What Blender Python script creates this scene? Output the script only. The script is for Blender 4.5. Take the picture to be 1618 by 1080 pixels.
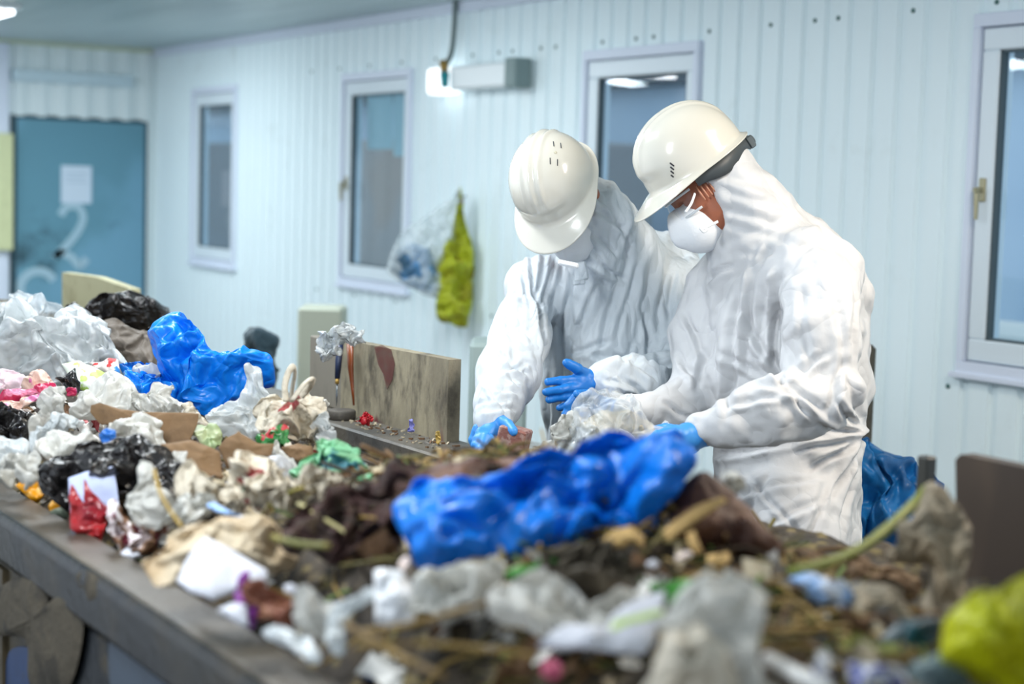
import bpy, math, random
import numpy as np
from mathutils import Vector, Matrix

sc = bpy.context.scene
for o in list(bpy.data.objects):
    bpy.data.objects.remove(o)
COL = sc.collection

# ---------------------------------------------------------------- camera
FPX = 2667.0
CAM = np.array([0.0, 0.0, 1.62])
def cam_axes(a, t, r):
    a, t, r = map(math.radians, (a, t, r))
    F = np.array([math.sin(a)*math.cos(t), math.cos(a)*math.cos(t), -math.sin(t)])
    R0 = np.array([math.cos(a), -math.sin(a), 0.0])
    U0 = np.cross(R0, F)
    return F, math.cos(r)*R0 + math.sin(r)*U0, -math.sin(r)*R0 + math.cos(r)*U0
F, R, U = cam_axes(31.9, 5.2, 1.66)
T = -F
cd = bpy.data.cameras.new('camera')
cd.sensor_width = 36.0
cd.lens = FPX/1618*36
cd.clip_start = 0.05
cd.dof.use_dof = True
cd.dof.focus_distance = 3.95
cd.dof.aperture_fstop = 2.2
co = bpy.data.objects.new('camera', cd)
COL.objects.link(co)
M = Matrix([[R[0], U[0], T[0], CAM[0]], [R[1], U[1], T[1], CAM[1]], [R[2], U[2], T[2], CAM[2]], [0, 0, 0, 1]])
co.matrix_world = M
sc.camera = co

# ---------------------------------------------------------------- light
sc.view_settings.view_transform = 'Standard'
sc.view_settings.look = 'None'
sc.view_settings.gamma = 1
sc.view_settings.use_curve_mapping = False
sc.view_settings.exposure = 0.37
w = bpy.data.worlds.new('world')
sc.world = w
w.use_nodes = True
bg = w.node_tree.nodes['Background']
bg.inputs[0].default_value = (0.77, 0.88, 1.0, 1)
bg.inputs[1].default_value = 0.80

def area(name, loc, target, size, power, col, size_y=None):
    l = bpy.data.lights.new(name, 'AREA')
    l.shape = 'RECTANGLE'
    l.size = size
    l.size_y = size_y or size
    l.energy = power
    l.color = col
    o = bpy.data.objects.new(name, l)
    COL.objects.link(o)
    o.location = loc
    o.rotation_euler = (Vector(target)-Vector(loc)).to_track_quat('-Z', 'Y').to_euler()
    return o
# the light of the ceiling tubes over the conveyor; the camera side is left open so the world acts as fill
area('tube_light', (2.9, 1.9, 2.50), (2.75, 2.2, 0), 0.25, 40, (1.0, 0.87, 0.72), 1.3)
area('tube_light', (1.5, 4.3, 2.50), (1.5, 4.3, 0), 0.25, 34, (0.93, 0.97, 1.0), 1.4)
area('tube_light', (2.4, 6.8, 2.50), (2.6, 6.8, 0), 0.25, 50, (0.88, 0.96, 1.0), 2.6)
area('tube_light', (2.6, 10.2, 2.50), (2.8, 10.2, 0), 0.25, 52, (0.88, 0.96, 1.0), 2.4)
area('tube_light', (0.6, 2.4, 2.50), (1.7, 3.0, 0.9), 0.25, 46, (0.93, 0.97, 1.0), 1.3)

# ---------------------------------------------------------------- projection helpers (pixels of the 1618x1080 frame)
def ray(px, py):
    px = np.asarray(px, float)[..., None]; py = np.asarray(py, float)[..., None]
    return F + (px-809)/FPX*R - (py-540)/FPX*U
def J(px, py, d):
    return CAM + np.asarray(d, float)[..., None]*ray(px, py)
def project(P):
    v = P-CAM; d = v@F
    return 809+FPX*(v@R)/d, 540-FPX*(v@U)/d, d

# ---------------------------------------------------------------- noise
def gnoise(P, seed=0):
    P = np.asarray(P, float)
    Pi = np.floor(P).astype(np.int64); f = P-Pi
    u = f*f*f*(f*(f*6-15)+10)
    out = 0.0
    for c in range(8):
        o = np.array([c & 1, (c >> 1) & 1, (c >> 2) & 1])
        q = Pi+o
        h = (q[..., 0]*374761393 + q[..., 1]*668265263 + q[..., 2]*2147483647 + seed*1274126177) & 0xffffffff
        h = ((h ^ (h >> 13))*1274126177) & 0xffffffff
        h = h ^ (h >> 16)
        g = np.stack([(h & 255)/127.5-1, ((h >> 8) & 255)/127.5-1, ((h >> 16) & 255)/127.5-1], -1)
        wgt = np.prod(np.where(o == 1, u, 1-u), -1)
        out = out + wgt*np.sum(g*(f-o), -1)
    return out
def fbm(P, seed=0, n=4):
    a = 1.0; s = 0
    for i in range(n):
        s = s+a*gnoise(P, seed+i*7); P = P*2.03; a *= 0.5
    return s
def sstep(a, b, x):
    t = np.clip((x-a)/(b-a), 0, 1)
    return t*t*(3-2*t)
def folds(P, L, seed=0, n=7, warp=0.9):
    """sharp straight creases like crushed plastic or paper, about -1..1"""
    rg = np.random.RandomState(seed)
    s = 0
    W = np.stack([gnoise(P/L/1.6, seed+k) for k in (1, 2, 3)], -1)*L*warp
    Q = P+W
    for i in range(n):
        d = rg.normal(size=3); d /= np.linalg.norm(d)
        lam = L*rg.uniform(0.6, 1.9)
        ph = (Q@d)/lam + rg.uniform()
        tri = np.abs(ph-np.floor(ph)-0.5)*4-1
        m = sstep(-0.35, 0.45, gnoise(P/(L*1.3)+rg.uniform(-9, 9, 3), seed+20+i))
        s = s+tri*m*lam/L
    return s/math.sqrt(n)/0.8

# ---------------------------------------------------------------- object helpers
def tag(o, label=None, cat=None, group=None, kind=None):
    if label: o['label'] = label
    if cat: o['category'] = cat
    if group: o['group'] = group
    if kind: o['kind'] = kind
    return o
def empty(name, loc):
    o = bpy.data.objects.new(name, None); COL.objects.link(o); o.location = Vector(loc)
    o.empty_display_size = 0.1
    return o
def mesh(name, V, Fc, mat, parent=None, origin=None, smooth=True, mats=None, midx=None):
    V = np.asarray(V, float)
    if origin is None:
        if parent is None:
            origin = np.array([(V[:, 0].min()+V[:, 0].max())/2, (V[:, 1].min()+V[:, 1].max())/2, V[:, 2].min()])
        else:
            origin = world_origin(parent)
    me = bpy.data.meshes.new(name)
    me.from_pydata((V-origin).tolist(), [], [list(map(int, f)) for f in Fc])
    for m in (mats or [mat]): me.materials.append(m)
    if midx is not None: me.polygons.foreach_set('material_index', np.asarray(midx, dtype=np.int32))
    if smooth: me.polygons.foreach_set('use_smooth', [True]*len(me.polygons))
    me.update()
    o = bpy.data.objects.new(name, me); COL.objects.link(o)
    if parent is not None:
        o.parent = parent
        o['_o'] = [float(x) for x in origin]
        o.location = Vector(origin-world_origin(parent))
    else:
        o.location = Vector(origin)
    return o
def world_origin(o):
    p = np.array(o.location)
    while o.parent is not None:
        o = o.parent; p = p+np.array(o.location)
    return p
class MB:
    """collects pieces into one mesh"""
    def __init__(s): s.V = []; s.Fc = []; s.n = 0; s.mi = []
    def add(s, V, Fc, mi=0):
        V = np.asarray(V, float)
        s.V.append(V); s.Fc += [[i+s.n for i in f] for f in Fc]; s.mi += [mi]*len(Fc); s.n += len(V)
        return s
    def box(s, a, b, mi=0, bev=0.0):
        x0, y0, z0 = a; x1, y1, z1 = b
        c = (np.array(a)+np.array(b))/2; h = (np.array(b)-np.array(a))/2
        return s.obox(c, np.eye(3), h, bev, mi)
    def obox(s, c, ax, h, bev=0.0, mi=0):
        c = np.asarray(c, float); ax = np.asarray(ax, float); h = np.abs(np.asarray(h, float))
        if bev <= 0:
            V = [c+sx*h[0]*ax[0]+sy*h[1]*ax[1]+sz*h[2]*ax[2] for sx in (-1, 1) for sy in (-1, 1) for sz in (-1, 1)]
            Fc = [(0, 1, 3, 2), (4, 6, 7, 5), (0, 4, 5, 1), (2, 3, 7, 6), (0, 2, 6, 4), (1, 5, 7, 3)]
            return s.add(V, Fc, mi)
        bev = min(bev, h.min()*0.9)
        V = []; idx = {}
        for sx in (-1, 1):
            for sy in (-1, 1):
                for sz in (-1, 1):
                    for k in range(3):
                        p = np.array([sx, sy, sz])*(h-bev); p[k] += (sx, sy, sz)[k]*bev
                        idx[(sx, sy, sz, k)] = len(V)
                        V.append(c+p@ax)
        Fc = []
        for k in range(3):
            i, j = [(1, 2), (2, 0), (0, 1)][k]
            for sg in (-1, 1):
                q = []
                for a, b in ((-1, -1), (1, -1), (1, 1), (-1, 1)):
                    t = [0, 0, 0]; t[k] = sg; t[i] = a; t[j] = b; q.append(idx[(*t, k)])
                Fc.append(q if sg > 0 else q[::-1])
        for k in range(3):
            i, j = [(1, 2), (2, 0), (0, 1)][k]
            for a in (-1, 1):
                for b in (-1, 1):
                    q = []
                    for t0 in (-1, 1):
                        t = [0, 0, 0]; t[k] = t0; t[i] = a; t[j] = b
                        q.append((idx[(*t, i)], idx[(*t, j)]))
                    f = [q[0][0], q[1][0], q[1][1], q[0][1]]
                    Fc.append(f if a*b > 0 else f[::-1])
        for sx in (-1, 1):
            for sy in (-1, 1):
                for sz in (-1, 1):
                    f = [idx[(sx, sy, sz, k)] for k in range(3)]
                    Fc.append(f if sx*sy*sz > 0 else f[::-1])
        return s.add(V, Fc, mi)
    def tube(s, pts, rad, n=10, mi=0, flat=1.0, cap=True):
        pts = np.asarray(pts, float); m = len(pts)
        rad = np.broadcast_to(np.asarray(rad, float), (m,))
        tg = np.gradient(pts, axis=0); tg /= np.linalg.norm(tg, axis=1)[:, None]+1e-9
        up = np.array([0, 0, 1.0]) if abs(tg[0][2]) < 0.9 else np.array([1.0, 0, 0])
        V = []; 
        a = np.cross(tg[0], up); a /= np.linalg.norm(a)
        for i in range(m):
            a = a-tg[i]*(a@tg[i]); a /= np.linalg.norm(a)+1e-9
            b = np.cross(tg[i], a)
            for k in range(n):
                th = 2*math.pi*k/n
                V.append(pts[i]+rad[i]*(math.cos(th)*a+flat*math.sin(th)*b))
        Fc = [(i*n+k, i*n+(k+1) % n, (i+1)*n+(k+1) % n, (i+1)*n+k) for i in range(m-1) for k in range(n)]
        if cap:
            Fc.append(tuple(range(n))[::-1]); Fc.append(tuple((m-1)*n+k for k in range(n)))
        return s.add(V, Fc, mi)
    def lathe(s, c, axis, prof, n=28, mi=0):
        axis = np.asarray(axis, float); axis /= np.linalg.norm(axis)
        up = np.array([0, 0, 1.0]) if abs(axis[2]) < 0.9 else np.array([1.0, 0, 0])
        a = np.cross(axis, up); a /= np.linalg.norm(a); b = np.cross(axis, a)
        V = []
        for (r, h) in prof:
            for k in range(n):
                th = 2*math.pi*k/n
                V.append(np.asarray(c)+axis*h+max(r, 1e-4)*(math.cos(th)*a+math.sin(th)*b))
        Fc = [(i*n+k, i*n+(k+1) % n, (i+1)*n+(k+1) % n, (i+1)*n+k) for i in range(len(prof)-1) for k in range(n)]
        Fc.append(tuple(range(n))[::-1]); Fc.append(tuple((len(prof)-1)*n+k for k in range(n)))
        return s.add(V, Fc, mi)
    def build(s, name, mat, parent=None, smooth=False, mats=None, origin=None):
        return mesh(name, np.concatenate(s.V), s.Fc, mat, parent, smooth=smooth, mats=mats, midx=s.mi if mats else None, origin=origin)
def spline(P, n=8, closed=False):
    P = np.asarray(P, float); m = len(P); out = []
    rng = range(m) if closed else range(m-1)
    for i in rng:
        if closed: p0, p1, p2, p3 = P[i-1], P[i], P[(i+1) % m], P[(i+2) % m]
        else: p0, p1, p2, p3 = P[max(i-1, 0)], P[i], P[i+1], P[min(i+2, m-1)]
        for k in range(n):
            t = k/n
            out.append(0.5*((2*p1)+(-p0+p2)*t+(2*p0-5*p1+4*p2-p3)*t*t+(-p0+3*p1-3*p2+p3)*t**3))
    if not closed: out.append(P[-1])
    return np.array(out)
def vnormals(V, Q):
    Q = np.asarray(Q)
    n = np.cross(V[Q[:, 2]]-V[Q[:, 0]], V[Q[:, 3]]-V[Q[:, 1]])
    N = np.zeros_like(V)
    for k in range(4): np.add.at(N, Q[:, k], n)
    return N/(np.linalg.norm(N, axis=1)[:, None]+1e-12)

# ---------------------------------------------------------------- signed distance bodies
class SDF:
    def __init__(s, lo, hi, h):
        s.lo = np.array(lo, float); s.h = h
        s.n = np.ceil((np.array(hi)-s.lo)/h).astype(int)+1
        s.D = np.full(s.n, 1.0, np.float32)
        s.ax = [s.lo[k]+h*np.arange(s.n[k]) for k in range(3)]
    def _sub(s, lo, hi):
        a = np.clip(np.floor((lo-s.lo)/s.h).astype(int), 0, s.n-1); b = np.clip(np.ceil((hi-s.lo)/s.h).astype(int)+1, 1, s.n)
        sl = tuple(slice(a[k], b[k]) for k in range(3))
        G = np.stack(np.meshgrid(*[s.ax[k][sl[k]] for k in range(3)], indexing='ij'), -1)
        return sl, G
    def _mix(s, sl, d, k, op):
        D = s.D[sl]
        if op == 'add':
            hh = np.clip(0.5+0.5*(D-d)/k, 0, 1); s.D[sl] = D*(1-hh)+d*hh-k*hh*(1-hh)
        else:
            d = -d; hh = np.clip(0.5-0.5*(D-d)/k, 0, 1); s.D[sl] = D*(1-hh)+d*hh+k*hh*(1-hh)
    def cap(s, a, b, ra, rb, k=0.02, op='add'):
        a = np.asarray(a, float); b = np.asarray(b, float); m = max(ra, rb)+k+3*s.h+0.01
        sl, G = s._sub(np.minimum(a, b)-m, np.maximum(a, b)+m)
        if G.size == 0: return s
        ba = b-a; pa = G-a
        t = np.clip((pa@ba)/(ba@ba+1e-12), 0, 1)
        d = np.linalg.norm(pa-t[..., None]*ba, axis=-1)-(ra+(rb-ra)*t)
        s._mix(sl, d, k, op); return s
    def chain(s, pts, k=0.02):
        for (a, ra), (b, rb) in zip(pts[:-1], pts[1:]): s.cap(a, b, ra, rb, k)
        return s
    def ell(s, c, ax, r, k=0.02, op='add'):
        c = np.asarray(c, float); ax = np.asarray(ax, float); r = np.asarray(r, float); m = r.max()+k+3*s.h+0.01
        sl, G = s._sub(c-m, c+m)
        if G.size == 0: return s
        q = (G-c)@ax.T
        k0 = np.linalg.norm(q/r, axis=-1); k1 = np.linalg.norm(q/(r*r), axis=-1)+1e-9
        s._mix(sl, k0*(k0-1)/k1, k, op); return s
    def mesh(s):
        D = s.D; n = s.n
        S = D < 0
        c = np.stack([S[i:n[0]-1+i, j:n[1]-1+j, k:n[2]-1+k] for i in (0, 1) for j in (0, 1) for k in (0, 1)])
        act = c.any(0) & ~c.all(0)
        I = np.argwhere(act); idx = np.full(act.shape, -1, np.int64); idx[act] = np.arange(len(I))
        acc = np.zeros((len(I), 3)); cnt = np.zeros(len(I))
        cor = [(i, j, k) for i in (0, 1) for j in (0, 1) for k in (0, 1)]
        val = {q: D[I[:, 0]+q[0], I[:, 1]+q[1], I[:, 2]+q[2]] for q in cor}
        for q in cor:
            for a in range(3):
                if q[a] == 0:
                    r = list(q); r[a] = 1; r = tuple(r)
                    v0, v1 = val[q], val[r]; cr = (v0 < 0) != (v1 < 0)
                    t = np.where(cr, v0/(v0-v1+1e-20), 0)
                    p = np.array(q, float)[None, :].repeat(len(I), 0); p[:, a] += t
                    acc += np.where(cr[:, None], p, 0); cnt += cr
        V = s.lo+s.h*(I+acc/cnt[:, None])
        Q = []
        for a in range(3):
            b, e = (a+1) % 3, (a+2) % 3
            sl0 = [slice(1, n[k]-1) for k in range(3)]; sl1 = list(sl0)
            sl0[a] = slice(0, n[a]-1); sl1[a] = slice(1, n[a])
            A = S[tuple(sl0)]; B = S[tuple(sl1)]
            off = np.array([1, 1, 1]); off[a] = 0
            for flip, msk in ((False, A & ~B), (True, ~A & B)):
                P = np.argwhere(msk)+off
                if len(P) == 0: continue
                def g(db, de):
                    X = P.copy(); X[:, b] -= db; X[:, e] -= de
                    return idx[X[:, 0], X[:, 1], X[:, 2]]
                q = np.stack([g(1, 1), g(0, 1), g(0, 0), g(1, 0)], -1)
                Q.append(q[:, ::-1] if flip else q)
        return V, np.concatenate(Q)
def relax(V, Q, n=2, w=0.5):
    for _ in range(n):
        S = np.zeros_like(V); c = np.zeros(len(V))
        for a, b in ((0, 1), (1, 2), (2, 3), (3, 0)):
            np.add.at(S, Q[:, a], V[Q[:, b]]); np.add.at(c, Q[:, a], 1)
            np.add.at(S, Q[:, b], V[Q[:, a]]); np.add.at(c, Q[:, b], 1)
        V = V*(1-w)+w*S/c[:, None]
    return V

# ---------------------------------------------------------------- materials
def hexc(h):
    h = h.lstrip('#'); c = [int(h[i:i+2], 16)/255 for i in (0, 2, 4)]
    return tuple((x/12.92 if x <= 0.04045 else ((x+0.055)/1.055)**2.4) for x in c)+(1,)
_m = {}
def pm(name, col, rough=0.5, col2=None, c2scale=8, c2edge=(0.5, 0.6), dirt=None, dirtcol='#4a3d2c', dirtscale=18, dirtedge=(0.5, 0.75),
       bump=0.0, bscale=60, alpha=1.0, trans=0.0, metal=0.0, coat=0.0, transl=0.0, col3=None, c3scale=11, c3edge=(0.56, 0.6), spec=0.5, emit=0, stretch=(1, 1, 1), bump2=0, b2scale=12):
    if name in _m: return _m[name]
    m = bpy.data.materials.new(name); _m[name] = m
    m.use_nodes = True
    nt = m.node_tree; N = nt.nodes; L = nt.links
    b = N['Principled BSDF']; out = N['Material Output']
    tc = N.new('ShaderNodeTexCoord'); mp = N.new('ShaderNodeMapping'); mp.inputs['Scale'].default_value = stretch
    L.new(tc.outputs['Object'], mp.inputs[0])
    def noise(scale, detail=5, rgh=0.6, off=0):
        n = N.new('ShaderNodeTexNoise'); n.inputs['Scale'].default_value = scale; n.inputs['Detail'].default_value = detail
        n.inputs['Roughness'].default_value = rgh
        if off:
            a = N.new('ShaderNodeVectorMath'); a.operation = 'ADD'; a.inputs[1].default_value = (off, off*1.7, off*0.3)
            L.new(mp.outputs[0], a.inputs[0]); L.new(a.outputs[0], n.inputs['Vector'])
        else: L.new(mp.outputs[0], n.inputs['Vector'])
        return n.outputs['Fac']
    def ramp(fac, a, bb, mx=1.0):
        r = N.new('ShaderNodeMapRange'); r.inputs[1].default_value = a; r.inputs[2].default_value = bb; r.inputs[4].default_value = mx
        r.interpolation_type = 'SMOOTHSTEP'
        L.new(fac, r.inputs[0]); return r.outputs[0]
    cur = N.new('ShaderNodeRGB'); cur.outputs[0].default_value = hexc(col); cur = cur.outputs[0]
    def mix(fac, a, c):
        x = N.new('ShaderNodeMix'); x.data_type = 'RGBA'
        L.new(fac, x.inputs[0]); L.new(a, x.inputs[6]); x.inputs[7].default_value = c
        return x.outputs[2]
    if col2: cur = mix(ramp(noise(c2scale, 3, 0.5, 3.1), *c2edge), cur, hexc(col2))
    if col3: cur = mix(ramp(noise(c3scale, 2, 0.5, 7.7), *c3edge), cur, hexc(col3))
    if dirt: cur = mix(ramp(noise(dirtscale, 8, 0.7, 5.3), dirtedge[0], dirtedge[1], dirt), cur, hexc(dirtcol))
    L.new(cur, b.inputs['Base Color'])
    b.inputs['Roughness'].default_value = rough
    b.inputs['Metallic'].default_value = metal
    b.inputs['Specular IOR Level'].default_value = spec
    b.inputs['Coat Weight'].default_value = coat
    b.inputs['Transmission Weight'].default_value = trans
    if emit:
        L.new(cur, b.inputs['Emission Color']); b.inputs['Emission Strength'].default_value = emit
    if bump:
        bn = N.new('ShaderNodeBump'); bn.inputs['Strength'].default_value = 1.0; bn.inputs['Distance'].default_value = bump
        L.new(noise(bscale, 6, 0.6, 1.3), bn.inputs['Height'])
        last = bn
        if bump2:
            hs = []
            for sc1, wt, of_ in ((b2scale*0.5, 1.0, 2.2), (b2scale*1.3, 0.4, 9.1)):
                ns = noise(sc1, 1, 0.4, of_)
                a1 = N.new('ShaderNodeMath'); a1.operation = 'SUBTRACT'; L.new(ns, a1.inputs[0]); a1.inputs[1].default_value = 0.5
                a2 = N.new('ShaderNodeMath'); a2.operation = 'ABSOLUTE'; L.new(a1.outputs[0], a2.inputs[0])
                a3 = N.new('ShaderNodeMath'); a3.operation = 'MULTIPLY'; L.new(a2.outputs[0], a3.inputs[0]); a3.inputs[1].default_value = wt*6
                hs.append(a3.outputs[0])
            ah = N.new('ShaderNodeMath'); ah.operation = 'ADD'; L.new(hs[0], ah.inputs[0]); L.new(hs[1], ah.inputs[1])
            b2 = N.new('ShaderNodeBump'); b2.inputs['Distance'].default_value = bump2; L.new(ah.outputs[0], b2.inputs['Height']); L.new(bn.outputs[0], b2.inputs['Normal']); last = b2
        L.new(last.outputs[0], b.inputs['Normal'])
    sh = b.outputs[0]
    if transl:
        t = N.new('ShaderNodeBsdfTranslucent'); L.new(cur, t.inputs[0]); mx = N.new('ShaderNodeMixShader'); mx.inputs[0].default_value = transl
        L.new(sh, mx.inputs[1]); L.new(t.outputs[0], mx.inputs[2]); sh = mx.outputs[0]
    if alpha < 1:
        t = N.new('ShaderNodeBsdfTransparent'); mx = N.new('ShaderNodeMixShader'); mx.inputs[0].default_value = alpha
        L.new(t.outputs[0], mx.inputs[1]); L.new(sh, mx.inputs[2]); sh = mx.outputs[0]
    L.new(sh, out.inputs['Surface'])
    return m
# ================================================================ THE ROOM
WX = 4.37; YB = 12.1; ZC = 2.56
m_wall = pm('painted_steel_cladding', '#ebf9fd', 0.42, dirt=0.25, dirtcol='#a8b0a4', dirtscale=3, dirtedge=(0.55, 0.8))
m_wallb = pm('painted_back_cladding', '#e6f1f3', 0.5)
m_ceil = pm('ceiling_panel', '#bccdd0', 0.35, col2='#a9bcbf', c2scale=1.5, c2edge=(0.4, 0.7), stretch=(3, 0.4, 1))
m_floor = pm('concrete_floor', '#6d6a64', 0.8, col2='#4e4b46', c2scale=4, bump=0.003, bscale=40)
m_pvc = pm('white_pvc', '#e2edf4', 0.3)
m_flash = pm('white_flashing', '#dfe7f6', 0.4)
m_gasket = pm('dark_gasket', '#4b5a60', 0.6)
m_screw = pm('green_screw', '#3f6b66', 0.4)
def glass_mat(name, tint, rough=0.02):
    if name in _m: return _m[name]
    m = bpy.data.materials.new(name); _m[name] = m; m.use_nodes = True
    nt = m.node_tree; N = nt.nodes; L = nt.links; N.remove(N['Principled BSDF'])
    t = N.new('ShaderNodeBsdfTransparent'); t.inputs[0].default_value = tint
    g = N.new('ShaderNodeBsdfGlossy'); g.inputs['Roughness'].default_value = rough
    lw = N.new('ShaderNodeLayerWeight'); lw.inputs[0].default_value = 0.5
    pw = N.new('ShaderNodeMath'); pw.operation = 'POWER'; L.new(lw.outputs['Facing'], pw.inputs[0]); pw.inputs[1].default_value = 5
    fr = N.new('ShaderNodeMath'); fr.operation = 'MULTIPLY_ADD'; L.new(pw.outputs[0], fr.inputs[0]); fr.inputs[1].default_value = 0.95; fr.inputs[2].default_value = 0.045
    mx = N.new('ShaderNodeMixShader')
    L.new(fr.outputs[0], mx.inputs[0]); L.new(t.outputs[0], mx.inputs[1]); L.new(g.outputs[0], mx.inputs[2]); L.new(mx.outputs[0], N['Material Output'].inputs['Surface'])
    return m
def on_x(px, py, x):
    r_ = ray(px, py); return CAM+r_*((x-CAM[0])/r_[0])
def yz(px, py, x): p = on_x(px, py, x); return (p[1], p[2])
def struct(o): o['kind'] = 'structure'; return o
def corrugated(name, prof, z0, z1, axis, pos, a0, a1, mat, inward, holes=(), thick=0.03):
    """profile of (offset, depth) repeated; holes = (a0,a1,z0,z1); runs along y (axis 'y') or x"""
    per = prof[-1][0]
    cuts = [a0, a1]
    k = math.floor(a0/per)
    while k*per < a1:
        for o_, d_ in prof[:-1]:
            c = k*per+o_
            if a0 < c < a1: cuts.append(c)
        k += 1
    for h in holes: cuts += [h[0], h[1]]
    cuts = sorted(set(round(c, 5) for c in cuts))
    zs = sorted(set([z0, z1]+[h[2] for h in holes]+[h[3] for h in holes]))
    def dep(c):
        t = (c % per)
        return float(np.interp(t, [p[0] for p in prof], [p[1] for p in prof]))
    V = []; Fc = []
    for c in cuts:
        d = dep(c)
        for z in zs:
            V.append((pos+inward*d, c, z) if axis == 'y' else (c, pos+inward*d, z))
    nz = len(zs)
    nb = len(V)
    for c in cuts:
        for z in zs: V.append((pos+inward*(thick+0.05), c, z) if axis == 'y' else (c, pos+inward*(thick+0.05), z))
    for i in range(len(cuts)-1):
        for j in range(nz-1):
            cm = (cuts[i]+cuts[i+1])/2; zm = (zs[j]+zs[j+1])/2
            if any(h[0] < cm < h[1] and h[2] < zm < h[3] for h in holes): continue
            q = [i*nz+j, (i+1)*nz+j, (i+1)*nz+j+1, i*nz+j+1]
            Fc.append(q); Fc.append([x+nb for x in q[::-1]])
    return mesh(name, V, Fc, mat, smooth=False)
WINS = [(10.53, 11.33), (8.10, 8.95), (5.60, 6.455), (3.25, 4.10)]
ZW0, ZW1 = 1.03, 2.25
prof = [(0, 0), (0.084, 0), (0.092, 0.014), (0.120, 0.014), (0.128, 0)]
holes = [(a+0.03, b-0.03, ZW0+0.03, ZW1-0.03) for a, b in WINS]
wr = struct(corrugated('wall_right', prof, 0, ZC, 'y', WX, 0.9, YB, m_wall, 1, holes))
mb = MB()
rg = random.Random(4)
for k in range(int(YB/0.128)):
    y = k*0.128+0.05
    if y < 1.2 or y > 9.5 : continue
    if (k % 3) == 1 or rg.random() < 0.25: mb.lathe((WX-0.001, y, 2.285), (-1, 0, 0), [(0.009, 0), (0.009, 0.003), (0.005, 0.005)], 8)
    if k % 4 == 0: mb.lathe((WX-0.001, y, 0.98), (-1, 0, 0), [(0.009, 0), (0.009, 0.003), (0.005, 0.005)], 8)
s_ = mb.build('screw_heads', m_screw, wr, smooth=True); s_['kind'] = 'stuff'
# window reveals
for i, (a, b) in enumerate(WINS):
    fr = MB()
    x0 = WX-0.022
    # outer flashing casing
    fw = 0.045
    for (ya, yb_, za, zb) in ((a, b, ZW1-fw, ZW1), (a, b, ZW0, ZW0+fw), (a, a+fw*0.7, ZW0+fw, ZW1-fw), (b-fw*0.7, b, ZW0+fw, ZW1-fw)):
        fr.box((x0, ya, za), (WX+0.10, yb_, zb), bev=0.003)
    fr.box((x0-0.012, a-0.02, ZW0-0.012), (WX, b+0.02, ZW0+0.006), bev=0.002)
    w_ = struct(fr.build('window_%d' % (i+1), m_flash))
    pf = MB(); e = 0.036; g = 0.075; ga = 0.055
    a2, b2, c2, d2 = a+e, b-e, ZW0+fw+0.004, ZW1-fw-0.004
    for (ya, yb_, za, zb) in ((a2, b2, d2-g, d2), (a2, b2, c2, c2+g), (a2, a2+ga, c2+g, d2-g), (b2-g, b2, c2+g, d2-g)):
        pf.box((WX-0.008, ya, za), (WX+0.07, yb_, zb), bev=0.006)
    fo = pf.build('window_frame', m_pvc, w_)
    gs = MB(); q = 0.008
    a3, b3, c3, d3 = a2+ga, b2-g, c2+g, d2-g
    for (ya, yb_, za, zb) in ((a3, b3, d3-q, d3), (a3, b3, c3, c3+q), (a3, a3+q, c3, d3), (b3-q, b3, c3, d3)):
        gs.box((WX+0.000, ya, za), (WX+0.03, yb_, zb))
    gs.build('gasket', m_gasket, fo)
    gl = MB().box((WX+0.018, a3, c3), (WX+0.022, b3, d3))
    gl.build('pane', glass_mat('window_glass', (0.86, 0.94, 0.98, 1)), w_)
    if i in (1, 3):
        hd = MB(); yh = b2-0.035 if True else a2
        zh = 1.66 if i == 3 else 1.62
        hd.box((WX-0.016, yh-0.014, zh-0.04), (WX-0.006, yh+0.014, zh+0.04), bev=0.003)
        hd.tube([(WX-0.012, yh, zh), (WX-0.045, yh, zh), (WX-0.048, yh-0.01, zh-0.015), (WX-0.048, yh-0.012, zh-0.10)], [0.009, 0.009, 0.010, 0.007], 8)
        hd.build('window_handle', pm('brass_handle', '#a8a284', 0.35, metal=0.4), w_)
# back wall with door opening
prof2 = [(0, 0), (0.065, 0), (0.085, -0.028), (0.135, -0.028), (0.155, 0)]
wb = struct(corrugated('wall_back', prof2, 0, ZC, 'x', YB, -0.4, WX, m_wallb, 1, [(3.31, 4.30, 0, 2.03)]))
struct(MB().box((-0.4, -2.0, -0.05), (WX+0.2, YB+0.2, 0)).build('floor', m_floor))
struct(MB().box((-0.6, -1.0, ZC), (WX+0.2, YB+0.2, ZC+0.05)).build('ceiling', m_ceil))
struct(MB().box((WX-0.035, 1.0, ZC-0.055), (WX, YB, ZC), bev=0.004).build('trim_1', m_flash))
struct(MB().box((3.0, YB-0.05, ZC-0.03), (WX-0.04, YB, ZC)).build('trim_2', pm('cream_trim', '#c9d3bd', 0.6)))
struct(MB().box((3.0, YB-0.06, 0.0), (3.275, YB+0.02, ZC-0.03), bev=0.004).build('trim_3', m_flash))
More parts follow.
